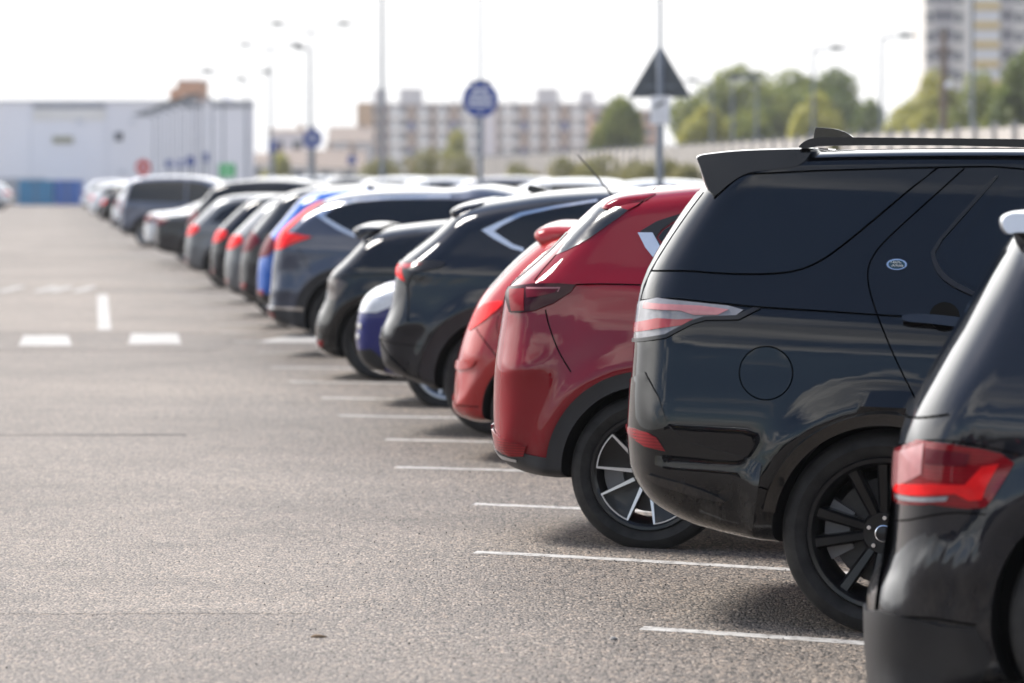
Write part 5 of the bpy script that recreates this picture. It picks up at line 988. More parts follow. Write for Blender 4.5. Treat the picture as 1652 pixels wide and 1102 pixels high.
def far_car(kind, pnt, x, y, yaw, label, group, scale=1.0, lens_m=None, dz=0):
    z = float(gridz(x, y))
    if kind not in PROTO:
        spec = dict(dict(hatch=HATCH, blunt=BLUNT, suv=SUVP, mpv=MPV, sedan=SEDAN)[kind], loc=(x, y, z), yaw=yaw)
        PROTO[kind] = make_car(spec, label, 'car', group, 84, 30, False)[0]
        o = PROTO[kind]
    else:
        o = copy_tree(PROTO[kind])
    o.location = (x, y, z); o.rotation_euler = (0, .004, R(yaw)); o.scale = (scale,) * 3
    tag(o, label, 'car', group)
    for c in o.children:
        if c.name.startswith('body'):
            c.material_slots[0].link = 'OBJECT'; c.material_slots[0].material = M[pnt]
        if lens_m and c.name.startswith('tail_light'):
            c.material_slots[0].link = 'OBJECT'; c.material_slots[0].material = M[lens_m]
    return o
G1 = 'cars parked in the angled bays'
FAR = [
 ('blunt', 'paint_deepblue', 2.37, 28.85, 169, 'deep blue car parked nose out between the navy crossover and the black hatchback', 1.05, None),
 ('suv', 'paint_blue', -1.85, 41.8, -11, 'bright blue car behind the slate blue crossover', .97, 'lens_deep'),
 ('suv', 'paint_darkgrey', -2.20, 44.3, -11, 'near black SUV just behind the bright blue car', .98, None),
 ('hatch', 'paint_grey', -2.72, 48.0, -11, 'mid grey hatchback with pinkish tail lamp, two cars behind the bright blue one', 1.02, None),
 ('hatch', 'paint_navy', -3.3, 53.2, -11, 'dark navy hatchback with pale roof spoiler and low red reflector', 1.02, None),
 ('hatch', 'paint_grey', -4.3, 60.6, -11, 'plain grey hatchback in front of the big black SUV', 1.0, None),
 ('suv', 'paint_black', -4.85, 68.8, -11, 'big black SUV with a long dark side window, beside the dark saloon', 1.02, None),
 ('sedan', 'paint_darkgrey', -5.80, 73.8, -9, 'dark saloon squeezed between the big black SUV and the silver saloon', 1.0, 'lens_deep'),
 ('sedan', 'paint_silver', -6.52, 78.9, -4, 'silver saloon with dark lower bumper and red lamps', 1.0, None),
 ('mpv', 'paint_bluegrey', -9.0, 97.6, -11, 'blue grey people carrier with a long dark window band', 1.02, None),
 ('suv', 'paint_white', -11.4, 118.8, -11, 'white SUV just behind the blue grey people carrier', .98, None),
 ('hatch', 'paint_black', -13.7, 136, -11, 'small black hatchback tucked between two distant white cars', 1.0, None),
 ('hatch', 'paint_white', -16.7, 160, -11, 'white hatchback near the far end of the row', 1.05, None),
 ('suv', 'paint_white', -20.3, 190, -11, 'white car at the very end of the row, next to the blue containers', 1.0, None),
]
for (k, p, x, y, yaw, lab, sc, lm) in FAR: far_car(k, p, x, y, yaw, lab, G1, sc, lm)
G2 = 'cars in the second row'
SECOND = [('suv', 'paint_white', 60, 1.055, 'white SUV in the second row, roof showing over the deep red crossover'),
 ('suv', 'paint_silver', 70, 1.03, 'silver SUV in the second row, roof showing over the navy crossover'),
 ('mpv', 'paint_white', 82, .99, 'white people carrier in the second row, roof above the navy spoiler'),
 ('mpv', 'paint_bluegrey', 93, 1.02, 'pale blue people carrier in the second row, roof left of the round blue sign'),
 ('suv', 'paint_silver', 106, 1.07, 'silver SUV in the second row, roof right of the slim lamp column'),
 ('mpv', 'paint_white', 120, 1.03, 'white people carrier in the second row behind the slate blue crossover roof'),
 ('suv', 'paint_grey', 136, 1.08, 'grey SUV in the second row under the six sided blue sign'),
 ('mpv', 'paint_silver', 156, 1.05, 'silver people carrier in the second row by the small square blue sign'),
 ('suv', 'paint_white', 180, 1.1, 'white SUV in the second row below the green banner')]
for (k, p, y, sc, lab) in SECOND:
    far_car(k, p, 2.15 - .1253 * y + 10.0, y, 169, lab, G2, sc)
far_car('hatch', 'paint_white', -28.9, 216, 176, 'white car parked on the far left, only its tail in view', 'cars on the left of the aisle', 1.05)

for (k, p, x, y, sc) in (('suv', 'paint_darkgrey', -6.6, -3.5, 1.0), ('hatch', 'paint_black', -6.9, -6.2, 1.0), ('suv', 'paint_white', -6.6, -8.8, 1.0), ('hatch', 'paint_navy', -6.3, -11.4, 1.0), ('mpv', 'paint_black', -5.9, -14.2, 1.0), ('suv', 'paint_black', -5.6, -17, 1.0)):
    far_car(k, p, x, y, 190, 'car parked across the aisle, seen only as a dark reflection in the black paint', 'cars across the aisle seen in reflections', sc)

# ------------------------------------------------------------------ thin summer haze over the whole place
hm_ = bpy.data.materials.new('haze_air'); hm_.use_nodes = True; hn = hm_.node_tree; hn.nodes.clear()
ho = hn.nodes.new('ShaderNodeOutputMaterial'); hv = hn.nodes.new('ShaderNodeVolumePrincipled')
hv.inputs['Color'].default_value = (.93, .94, .97, 1); hv.inputs['Density'].default_value = .00022; hv.inputs['Anisotropy'].default_value = .2
L(hn, hv.outputs[0], ho.inputs['Volume'])
tag(MB().box(-720, 720, -130, 1720, -1.6, 60).build('haze', hm_), kind='stuff')
# ------------------------------------------------------------------ buildings
M['clad'] = plain('pale_cladding', (.84, .82, .84), .6, var=.03, scale=.2)
M['clad3'] = plain('pale_grey_pipe', (.66, .65, .68), .6, var=.05)
M['tower_band'] = plain('tower_band', (.50, .46, .45), .8, var=.08)
M['clad2'] = plain('grey_cladding', (.66, .66, .69), .6, var=.05, scale=.3)
M['louvre'] = plain('dark_louvre', (.30, .31, .34), .6, var=.1)
M['brick_warm'] = plain('orange_brick', (.48, .27, .17), .8, var=.12, scale=1)
M['brick_tan'] = plain('tan_brick', (.50, .31, .165), .85, var=.12, scale=.5)
M['brick_brown'] = plain('brown_brick', (.38, .265, .195), .85, var=.12, scale=.5)
M['render_white'] = plain('white_render', (.80, .76, .71), .8, var=.06, scale=.4)
M['render_pink'] = plain('pink_render', (.72, .66, .66), .8, var=.06, scale=.4)
M['render_cream'] = plain('cream_render', (.66, .62, .57), .8, var=.06, scale=.4)
M['concrete'] = plain('concrete', (.50, .47, .46), .85, var=.12, scale=.8)
M['win'] = plain('far_window', (.05, .055, .075), .15, var=.2)
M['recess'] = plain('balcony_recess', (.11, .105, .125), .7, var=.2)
M['panel_blue'] = plain('blue_panel', (.10, .13, .28), .6, var=.1)
M['panel_yellow'] = plain('yellow_panel', (.58, .42, .15), .7, var=.08)
M['container_blue'] = plain('blue_container', (.03, .22, .42), .5, var=.12, scale=1)
M['container_blue2'] = plain('deep_blue_container', (.04, .15, .48), .5, var=.12, scale=1)
M['roof_brown'] = plain('brown_roof', (.27, .215, .18), .85, var=.15, scale=1)
M['galv'] = plain('galvanised_steel', (.15, .165, .19), .5, .5, var=.1, scale=3)
M['sign_back'] = plain('grey_sign_back', (.085, .095, .105), .6, .2, var=.08)
M['sign_blue'] = plain('blue_sign', (.022, .055, .26), .45, var=.06)
M['sign_white'] = plain('white_sign', (.70, .70, .72), .5, var=.03)
M['sign_red'] = plain('red_sign', (.55, .035, .03), .5, var=.05)
M['sign_green'] = plain('green_banner', (.05, .50, .14), .6, var=.06)
M['lamp_grey'] = plain('lamp_head_grey', (.10, .105, .105), .5, .3, var=.1)
M['wood_pole'] = plain('weathered_wood', (.17, .13, .105), .9, var=.25, scale=5)
M['globe'] = plain('white_globe', (.8, .8, .82), .3, var=.02)
M['bark'] = plain('bark', (.10, .075, .055), .9, var=.3, scale=8)
M['fence'] = plain('fence_board', (.50, .46, .42), .85, var=.15, scale=1.5)
M['fence_post'] = plain('fence_post_grey', (.30, .295, .29), .85, var=.15, scale=2)
M['ink'] = plain('black_print', (.015, .015, .018), .6)

def part(name, box, mat, parent):
    return MB().box(*box).build(name, M[mat], parent)
def repeat(src, locs, parent):
    for (x, y, z) in locs:
        c = src.copy(); col.objects.link(c); c.parent = parent; c.location = (x, y, z)

# pale warehouse closing the aisle
Y0 = 262.0; px = lambda p: (p - 826) / 6195 * Y0; pz = lambda q: 1.68 + (290 - q) / 6195 * Y0
b = empty('warehouse', (0, 0, 0)); tag(b, 'long pale warehouse with a flat roof closing the far end of the aisle', 'warehouse')
def plan(name, pts, z0, z1, mat, par):
    m = MB(); n_ = len(pts)
    m.add([(x, y, z) for z in (z0, z1) for x, y in pts], [tuple(range(n_))[::-1], tuple(range(n_, 2 * n_))] + [(i, (i + 1) % n_, (i + 1) % n_ + n_, i + n_) for i in range(n_)])
    return m.build(name, M[mat], par)
plan('wall', [(-70, Y0), (px(411), Y0), (px(411) - 5.5, Y0 + 60), (-70, Y0 + 60)], 0, pz(165), 'clad', b)
plan('roof_edge', [(-70.1, Y0 - .15), (px(411) + .1, Y0 - .15), (px(411) - 5.3, Y0 + 60.1), (-70.1, Y0 + 60.1)], pz(165), pz(162), 'clad2', b)
part('louvre_strip', (px(55), px(171), Y0 - .06, Y0 + .1, pz(175), pz(168)), 'louvre', b)
part('louvre_strip', (px(298), px(325), Y0 - .06, Y0 + .1, pz(175), pz(168)), 'louvre', b)
part('louvre_strip', (px(345), px(409), Y0 - .06, Y0 + .1, pz(174), pz(167)), 'louvre', b)
part('pale_band', (px(55), px(172), Y0 - .05, Y0 + .1, pz(195), pz(176)), 'render_white', b)
part('wall_panel', (px(172), px(173.5), Y0 - .04, Y0 + .1, 0, pz(166)), 'clad2', b)
part('wall_panel', (px(50), px(51.5), Y0 - .04, Y0 + .1, 0, pz(166)), 'clad2', b)
part('window', (px(186), px(199), Y0 - .08, Y0 + .1, pz(227), pz(214)), 'win', b)
part('sign_board', (px(86), px(119), Y0 - .12, Y0 + .1, pz(231), pz(220)), 'panel_yellow', b).material_slots[0].material = plain('faded_board', (.36, .34, .24), .7)
for p, q in ((130, 196), (215, 196), (198, 277)):
    part('wall_vent', (px(p - 5), px(p + 5), Y0 - .07, Y0 + .1, pz(q + 4), pz(q - 4)), 'clad2', b)
for p in (318, 400):
    part('downpipe', (px(p - .7), px(p + .7), Y0 - .10, Y0 - .02, 0, pz(172)), 'clad3', b)
for p in (297, 362):
    m = MB(); m.tube([(px(p), Y0 + 4, pz(162) - .2), (px(p), Y0 + 4, pz(157)), (px(p), Y0 + 4, pz(156))], [.25, .25, .5], 12); m.tube([(px(p), Y0 + 4, pz(156)), (px(p), Y0 + 4, pz(153.5))], [.5, .15], 12)
    m.build('roof_vent', M['clad2'], b)
t = empty('brick_tower', (px(150), Y0 + 80, 0)); tag(t, 'orange brick stair tower showing above the flat warehouse roof', 'tower')
sc = (Y0 + 80) / Y0
part('wall', (-.9 * sc, .85 * sc, 0, 6, 0, 1.68 + (pz(131) - 1.68) * sc), 'brick_warm', t)
part('side_block', (-1.45 * sc, -.9 * sc, .4, 6, 0, 1.68 + (pz(143) - 1.68) * sc), 'brick_warm', t)
part('parapet', (-.95 * sc, .9 * sc, -.1, 6.1, 1.68 + (pz(131) - 1.68) * sc, 1.68 + (pz(129) - 1.68) * sc), 'concrete', t)
# grey palisade to the left and the blue containers
f = empty('palisade_fence', (px(22), Y0 - 4, 0)); tag(f, 'grey upright palisade fence left of the blue containers', 'fence')
m = MB()
for k in range(26): m.box(-2.4 + k * .19, -2.4 + k * .19 + .11, 0, .04, 0, 1.78)
m.box(-2.4, 2.5, .04, .1, .4, .5).box(-2.4, 2.5, .04, .1, 1.35, 1.45); m.build('palings', M['galv'], f)
part('post', (-2.5, -2.4, -.02, .12, 0, 1.8), 'galv', f); part('post', (2.45, 2.55, -.02, .12, 0, 1.8), 'galv', f)
def container(p0, p1, mat, lab):
    c = empty('container', (px((p0 + p1) / 2), Y0 - 6, 0)); tag(c, lab, 'container', 'blue containers by the warehouse')
    hw = (p1 - p0) / 2 / 6195 * (Y0 - 6); m = MB(); n_ = 14
    h_ = 1.62
    for k in range(n_):
        a = -hw + 2 * hw * k / n_
        m.box(a, a + hw / n_ * 1.1, -.04, .3, .12, h_ - .1)
    m.box(-hw, hw, .0, 2.4, .1, h_ - .05); m.build('body', M[mat], c)
    part('top_rail', (-hw - .02, hw + .02, -.06, 2.45, h_ - .05, h_ + .04), mat, c); part('bottom_rail', (-hw - .02, hw + .02, -.06, 2.45, .0, .1), mat, c)
    part('door_bar', (-.03, .03, -.09, -.05, .12, h_ - .1), 'galv', c)
container(48, 104, 'container_blue', 'wide lighter blue steel container by the grey palisade')
container(105.5, 145, 'container_blue2', 'narrower deep blue steel container beside the lighter one')

def facade(root, Y, x0, x1, floors, fh, zb, cols, wallm, depth, proj=.6):
    """one block: wall, and on every storey the openings, balconies and panels in cols = (x0, x1, kind)"""
    part('wall', (x0, x1, Y, Y + depth, 0, zb + floors * fh), wallm, root)
    part('parapet', (x0 - .1, x1 + .1, Y - .12, Y + depth + .1, zb + floors * fh, zb + floors * fh + .45), 'concrete', root)
    for (a, c, kind) in cols:
        w_ = c - a; mid = (a + c) / 2
        if kind == 'balcony':
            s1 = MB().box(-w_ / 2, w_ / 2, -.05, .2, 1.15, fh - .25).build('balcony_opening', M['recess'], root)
            s2 = MB().box(-w_ / 2, w_ / 2, -proj, -.06, .0, 1.12).build('balcony', M['render_white'], root)
            s3 = MB().box(-w_ * .3, w_ * .12, -.14, -.055, 1.2, fh - .3).build('window', M['render_white'], root)
            for s_ in (s1, s2, s3):
                s_.location = (mid, Y, zb); repeat(s_, [(mid, Y, zb + k * fh) for k in range(1, floors)], root)
        elif kind == 'yellow':
            s1 = MB().box(-w_ / 2, w_ / 2, -.05, .2, 1.15, fh - .1).build('balcony_opening', M['clad2'], root)
            s2 = MB().box(-w_ / 2, w_ / 2, -proj, -.06, .0, 1.12).build('balcony', M['panel_yellow'], root)
            for s_ in (s1, s2):
                s_.location = (mid, Y, zb); repeat(s_, [(mid, Y, zb + k * fh) for k in range(1, floors)], root)
        elif kind == 'dark':
            s1 = MB().box(-w_ / 2, w_ / 2, -.05, .2, 1.05, fh - .05).build('balcony_opening', M['recess'], root)
            s2 = MB().box(-w_ / 2, w_ / 2, -.3, -.06, .0, 1.02).build('balcony', M['tower_band'], root)
            for s_ in (s1, s2):
                s_.location = (mid, Y, zb); repeat(s_, [(mid, Y, zb + k * fh) for k in range(1, floors)], root)
        elif kind == 'window':
            s1 = MB().box(-w_ * .32, w_ * .32, -.06, .2, .85, fh - .45).build('window', M['win'], root)
            s2 = MB().box(-w_ * .36, w_ * .36, -.12, -.0, .72, .84).build('sill', M['render_white'], s1)
            s1.location = (mid, Y, zb)
            for k in range(1, floors):
                c1 = s1.copy(); col.objects.link(c1); c1.parent = root; c1.location = (mid, Y, zb + k * fh)
                c2 = s2.copy(); col.objects.link(c2); c2.parent = c1
        elif kind == 'blue':
            s1 = MB().box(-w_ / 2, w_ / 2, -.07, .2, .3, fh - .6).build('panel', M['panel_blue'], root)
            s1.location = (mid, Y, zb + fh * random.choice((0, 1))); repeat(s1, [(mid, Y, zb + k * fh) for k in range(2, floors, 2)], root)
        elif kind == 'pink':
            part('stair_tower', (a, c, Y - .3, Y + .3, 0, zb + floors * fh - .2), 'render_pink', root)
        elif kind == 'pier':
            part('pier', (a, c, Y - .4, Y + .3, 0, zb + floors * fh - .1), 'render_cream', root)

YA = 780.0; ax = lambda p: (p - 826) / 6195 * YA; az = lambda q: 1.68 + (290 - q) / 6195 * YA
b = empty('apartment_block', (0, 0, 0)); tag(b, 'long five storey brick apartment block with white balconies behind the blue signs', 'apartments')
fh = 2.72; zb = az(170) - 6 * fh
cols = [(600, 612, 'window'), (626, 656, 'balcony'), (658, 669, 'blue'), (673, 695, 'balcony'), (704, 723, 'balcony'), (727, 739, 'blue'), (742, 776, 'balcony'), (780, 800, 'pink'), (806, 838, 'balcony'), (841, 850, 'blue'), (853, 873, 'balcony'), (884, 902, 'balcony'), (905, 916, 'blue'), (919, 946, 'balcony'), (952, 975, 'balcony'), (980, 990, 'blue'), (994, 1016, 'balcony')]
facade(b, YA, ax(600), ax(1020), 6, fh, zb, [(ax(a), ax(c), k) for a, c, k in cols], 'brick_brown', 12)
part('end_wall', (ax(576), ax(600), YA - .5, YA + 12, 0, az(166)), 'brick_tan', b)
for p0, p1, q in ((602, 623, 144), (644, 681, 143), (865, 901, 143), (935, 959, 147)):
    part('roof_house', (ax(p0), ax(p1), YA + 2, YA + 8, zb + 6 * fh + .4, az(q)), 'concrete', b)
for p in (735, 828, 905):
    m = MB(); m.tube([(ax(p), YA + 3, az(166)), (ax(p), YA + 3, az(152))], .12, 6); m.box(ax(p) - .8, ax(p) + .8, YA + 2.9, YA + 3.1, az(157), az(156.4)); m.build('mast', M['lamp_grey'], b)
b = empty('apartment_block', (0, 0, 0)); tag(b, 'lower reddish brick block half hidden by the round green tree', 'apartments')
facade(b, YA - 30, ax(952) * .96, ax(1062) * .96, 5, 2.75, 1.2, [(ax(a) * .96, ax(c) * .96, 'window') for a, c in ((955, 970), (975, 990), (995, 1010), (1015, 1030), (1038, 1055))], 'brick_warm', 12)

YT = 595.0; tx = lambda p: (p - 826) / 6195 * YT; tz = lambda q: 1.68 + (290 - q) / 6195 * YT
b = empty('tower_block', (0, 0, 0)); tag(b, 'tall grey and cream tower block with yellow balconies at the right edge', 'tower')
cols = [(1490, 1504, 'window'), (1504, 1538, 'dark'), (1538, 1553, 'window'), (1554, 1566, 'pier'), (1568, 1610, 'yellow'), (1612, 1634, 'dark'), (1634, 1652, 'window'), (1654, 1676, 'dark'), (1680, 1715, 'yellow')]
facade(b, YT, tx(1490), tx(1720), 15, 2.98, tz(136) - 2 * 2.98 - .4, [(tx(a), tx(c), k) for a, c, k in cols], 'render_cream', 18)

# low houses to the left of the apartments
def house(x, y, wd, dp, h_, rh, wallm, lab):
    b = empty('house', (x, y, 0)); tag(b, lab, 'house', 'low houses beyond the car park')
    m = MB(); m.box(-wd / 2, wd / 2, 0, dp, 0, h_); m.build('wall', M[wallm], b)
    r = MB(); e = .3
    r.add([(-wd / 2 - e, -e, h_), (wd / 2 + e, -e, h_), (wd / 2 + e, dp + e, h_), (-wd / 2 - e, dp + e, h_), (-wd / 2 - e, dp / 2, h_ + rh), (wd / 2 + e, dp / 2, h_ + rh)], [(0, 1, 5, 4), (2, 3, 4, 5), (0, 4, 3), (1, 2, 5), (0, 3, 2, 1)])
    ro = r.build('roof', M['roof_brown'], b)
    c = MB().box(wd * .2, wd * .2 + .7, dp / 2 - .4, dp / 2 + .4, h_ + rh * .4, h_ + rh + .9).build('chimney', M['brick_brown'], ro)
    for k in range(2):
        part('window', (-wd / 2 + wd * (.15 + .45 * k), -wd / 2 + wd * (.38 + .45 * k), -.06, .1, h_ * .55, h_ * .85), 'win', b)
hx = lambda p, y: (p - 826) / 6195 * y
house(hx(466, 560), 560, 6, 8, 8.6, .6, 'render_pink', 'tall narrow pale pink house left of the six sided blue sign')
house(hx(505, 520), 520, 8, 9, 3.6, 2.2, 'render_white', 'white low house with a brown roof under the six sided blue sign')
house(hx(545, 500), 500, 6.5, 9, 3.2, 2.4, 'render_cream', 'cream house with a steep brown roof beside the apartment end wall')
house(hx(430, 540), 540, 6, 8, 4.0, 1.5, 'render_cream', 'small cream house just right of the warehouse corner')
house(hx(565, 640), 640, 7, 9, 8.0, 2.6, 'concrete', 'tall grey house against the tan end of the apartment block')

# ------------------------------------------------------------------ trees and shrubs
def leafmat(name, a, b_, c_):
    m, nt, bb = nodes(name)
    co = objco(nt)
    n1 = noise(nt, .55, 4, .6, co); n2 = noise(nt, 3.0, 3, .6, co)
    r = ramp(nt, n1.outputs['Fac'], [(.32, a), (.52, b_), (.70, c_)])
    r2 = ramp(nt, n2.outputs['Fac'], [(.3, (.75, .75, .75)), (.7, (1.25, 1.25, 1.2))])
    c = mixc(nt, 1, r.outputs[0], r2.outputs[0], 'MULTIPLY')
    L(nt, c, bb.inputs['Base Color']); bb.inputs['Roughness'].default_value = .55
    tr = nt.nodes.new('ShaderNodeBsdfTranslucent'); L(nt, c, tr.inputs['Color'])
    mx_ = nt.nodes.new('ShaderNodeMixShader'); mx_.inputs[0].default_value = .5
    L(nt, bb.outputs[0], mx_.inputs[1]); L(nt, tr.outputs[0], mx_.inputs[2]); L(nt, mx_.outputs[0], nt.nodes['Material Output'].inputs[0])
    return m
M['leaf_mid'] = leafmat('mid_green_leaves', (.09, .125, .022), (.21, .24, .045), (.38, .38, .08))
M['leaf_dark'] = leafmat('dark_green_leaves', (.06, .095, .022), (.13, .17, .04), (.23, .255, .065))
M['leaf_yellow'] = leafmat('yellow_green_leaves', (.21, .215, .045), (.38, .365, .08), (.55, .50, .13))
M['leaf_weed'] = leafmat('weedy_leaves', (.15, .15, .055), (.25, .23, .09), (.36, .31, .16))

def leaves(blobs, n_, size, seed):
    rg = np.random.default_rng(seed)
    vol = np.array([b[3] * b[4] * b[5] for b in blobs]); vol = vol ** .75; pr = vol / vol.sum()
    which = rg.choice(len(blobs), n_, p=pr)
    B = np.array(blobs)[which]
    d = rg.normal(size=(n_, 3)); d /= np.linalg.norm(d, axis=1)[:, None]
    r = rg.uniform(.35, 1.0, n_) ** .45
    # uneven outline: push clumps in and out by direction
    ph = np.sin(d[:, 0] * 5 + which) * np.sin(d[:, 1] * 4 + 2 * which) * np.sin(d[:, 2] * 6 + 3 * which)
    r *= 1 + .18 * ph
    c = B[:, :3] + d * B[:, 3:6] * r[:, None]
    nr = d + rg.normal(scale=.7, size=(n_, 3)); nr /= np.linalg.norm(nr, axis=1)[:, None]
    t = np.cross(nr, rg.normal(size=(n_, 3))); t /= np.linalg.norm(t, axis=1)[:, None] + 1e-9
    bt = np.cross(nr, t); s = size * rg.uniform(.6, 1.4, n_)[:, None]
    V = np.stack([c - t * s * .5, c + bt * s * .32, c + t * s * .5, c - bt * s * .32], 1).reshape(-1, 3)
    me = bpy.data.meshes.new('leaves')
    me.vertices.add(len(V)); me.vertices.foreach_set('co', V.ravel())
    me.loops.add(4 * n_); me.loops.foreach_set('vertex_index', np.arange(4 * n_, dtype=np.int32))
    me.polygons.add(n_); me.polygons.foreach_set('loop_start', np.arange(0, 4 * n_, 4, dtype=np.int32))
    me.update(); me.validate()
    return me

def tree(pxc, Y, top_px, wpx, mat, lab, group, seed, n_=5000, squat=.52, name='tree', leaf=.46):
    rg = random.Random(seed)
    s = 6195 / Y; x = (pxc - 826) / s; h_ = 1.68 + (290 - top_px) / s; wd = wpx / s / 2
    o = empty(name, (x, Y, 0)); tag(o, lab, 'tree', group)
    hc = h_ * squat
    blobs = []
    for k in range(13):
        a = rg.uniform(0, 2 * PI); q = rg.uniform(.15, .72); zq = rg.uniform(-.75, .8)
        rr = rg.uniform(.28, .45)
        blobs.append((math.cos(a) * wd * q * math.sqrt(1 - min(.9, zq * zq)), math.sin(a) * wd * q, h_ - hc + zq * hc * .72, wd * rr, wd * rr, hc * rr * .95))
    blobs.append((0, 0, h_ - hc * .42, wd * .42, wd * .42, hc * .42))
    zb_ = h_ - 2 * hc * .9
    m = MB(); tr = max(.12, h_ * .022)
    m.tube([(0, 0, 0), (.05 * wd, 0, h_ * .3), (.0, .03 * wd, h_ * .55), (.04 * wd, 0, h_ * .8)], [tr * 1.4, tr, tr * .7, tr * .25], 9)
    for b_ in blobs[:8]:
        m.tube([(0, 0, h_ * .3), (b_[0] * .5, b_[1] * .5, (h_ * .35 + b_[2]) / 2), (b_[0], b_[1], b_[2])], [tr * .5, tr * .35, tr * .1], 6)
    m.build('trunk', M['bark'], o, 60)
    link('crown', leaves(blobs, n_, leaf, seed), M[mat], o)
    return o
GT = 'trees beyond the boundary fence'
tree(998, 320, 152, 122, 'leaf_mid', 'round green tree alone left of the triangular sign', GT, 1, 9000, .6)
tree(1190, 360, 104, 240, 'leaf_mid', 'broad domed tree behind the three grey lamp columns', GT, 2, 15000, .5, leaf=.5)
tree(1345, 365, 110, 200, 'leaf_dark', 'darker spreading tree right of the broad domed one', GT, 3, 12000, .5, leaf=.5)
tree(1270, 372, 112, 220, 'leaf_mid', 'mid green tree filling the dip between the two large crowns', GT, 4, 12000, .5, leaf=.5)
tree(1140, 300, 168, 125, 'leaf_yellow', 'sunlit yellow green tree low beside the triangular sign', GT, 5, 9000, .62)
tree(1318, 290, 148, 125, 'leaf_yellow', 'bright yellow green tree in front of the dark spreading crown', GT, 6, 9000, .62)
tree(1222, 300, 176, 115, 'leaf_mid', 'small bushy tree between the two yellow green ones', GT, 7, 8000, .62)
tree(1440, 340, 180, 85, 'leaf_mid', 'small tree in the gap left of the tower block', GT, 8, 3500, .62)
tree(1505, 300, 110, 150, 'leaf_yellow', 'light green tree at the foot of the tower block', GT, 9, 9000, .6)
tree(1578, 290, 110, 150, 'leaf_mid', 'upright green tree under the yellow balconies', GT, 10, 4500, .6)
tree(1672, 240, 62, 165, 'leaf_dark', 'tall dark tree cut by the right edge', GT, 11, 9000, .55)
tree(1400, 345, 160, 120, 'leaf_dark', 'low dark tree filling the gap right of the spreading crown', GT, 21, 8000, .62)
tree(1470, 320, 158, 125, 'leaf_yellow', 'low light green tree just left of the telegraph pole', GT, 22, 8000, .62)
tree(1620, 280, 130, 125, 'leaf_mid', 'green tree between the yellow balconies and the tall dark tree', GT, 23, 8000, .6)
tree(738, 420, 208, 70, 'leaf_yellow', 'thin yellow green tree in front of the apartment balconies', GT, 12, 6000, .6)
tree(450, 400, 246, 70, 'leaf_yellow', 'low yellow bush by the small square blue sign', GT, 13, 6000, .7, 'shrub')
GB = 'weedy bushes along the boundary fence'
for i, (p, Y, q, wp, lab) in enumerate(((690, 215, 236, 110, 'rounded weedy bush left of the round blue sign'), (745, 222, 246, 100, 'low weedy bush at the foot of the round blue sign'), (905, 175, 252, 110, 'weedy bush behind the thin aerial'), (975, 168, 246, 140, 'wide weedy bush right of the thin aerial'),
     (1065, 150, 250, 130, 'weedy bush round the foot of the triangular sign'), (1025, 158, 256, 120, 'low weedy clump just left of the triangular sign post'), (620, 235, 252, 110, 'low weedy bush behind the slim lamp column'), (835, 200, 260, 100, 'small weedy bush between the two sign posts'), (1345, 112, 212, 40, 'small flowering weed showing behind the roof antenna'),
     (945, 160, 264, 110, 'low tangle of weeds in front of the wide weedy bush'), (1110, 145, 262, 110, 'low weeds between the triangular sign and the black spoiler'))):
    tree(p, Y, q, wp, 'leaf_weed', lab, GB, 30 + i, 4500, .62, 'bush', .16)

# ------------------------------------------------------------------ boundary fence
fo = empty('boundary_fence', (0, 0, 0)); tag(fo, 'long pale boarded boundary fence with grey posts running behind the cars', 'fence')
fx = lambda y: 14.0 - .105 * (y - 105)
m = MB(); y = 70.0; k = 0; posts = []
while y < 290:
    y2 = y + 2.4
    for j in range(6):
        a = y + .06 + j * .39; b2 = a + .36
        h_ = 3.15 + random.uniform(-.03, .03)
        xo = random.uniform(-.01, .01)
        V = [(fx(a) + xo, a, 0), (fx(b2) + xo, b2, 0), (fx(b2) + xo + .04, b2, 0), (fx(a) + xo + .04, a, 0)]
        V += [(p[0], p[1], h_) for p in V]
        m.add(V, [(3, 2, 1, 0), (4, 5, 6, 7), (0, 1, 5, 4), (1, 2, 6, 5), (2, 3, 7, 6), (3, 0, 4, 7)])
    posts.append(y); y = y2
m.build('boards', M['fence'], fo)
po = MB().box(-.12, .06, -.07, .07, 0, 3.3).build('post', M['fence_post'], fo); po.location = (fx(posts[0]), posts[0], 0)
repeat(po, [(fx(q), q, 0) for q in posts[1:]], fo)

# ------------------------------------------------------------------ lamp columns, signs
def lamp(pxx, Y, toppx, heads, lab, group, r0=.072, base_w=.10, height=None, arm=.9):
    s = 6195 / Y; x = (pxx - 826) / s; h_ = height or 1.68 + (290 - toppx) / s
    o = empty('lamp_post', (x, Y, 0)); tag(o, lab, 'lamp post', group)
    m = MB(); m.tube([(0, 0, 0), (0, 0, 1.2), (0, 0, 1.25), (0, 0, h_)], [base_w, base_w, r0, r0 * .62], 12); m.build('pole', M['galv'], o, 50)
    for (dx_, rise) in heads:
        a = MB(); a.tube([(0, 0, h_ - .05), (dx_ * .5, 0, h_ + rise * .6), (dx_, 0, h_ + rise)], [.06, .055, .05], 8); a.build('arm', M['galv'], o, 60)
        hd = MB(); sg = 1 if dx_ > 0 else -1
        hd.add([(dx_, -.14, h_ + rise - .14), (dx_ + sg * .78, -.10, h_ + rise - .02), (dx_ + sg * .78, .10, h_ + rise - .02), (dx_, .14, h_ + rise - .14),
                (dx_ - sg * .05, -.12, h_ + rise + .17), (dx_ + sg * .70, -.06, h_ + rise + .05), (dx_ + sg * .70, .06, h_ + rise + .05), (dx_ - sg * .05, .12, h_ + rise + .17)],
               [(3, 2, 1, 0), (4, 5, 6, 7), (0, 1, 5, 4), (1, 2, 6, 5), (2, 3, 7, 6), (3, 0, 4, 7)])
        hd.build('lamp_head', M['lamp_grey'], o)
    return o
GL = 'lamp posts of the car park'
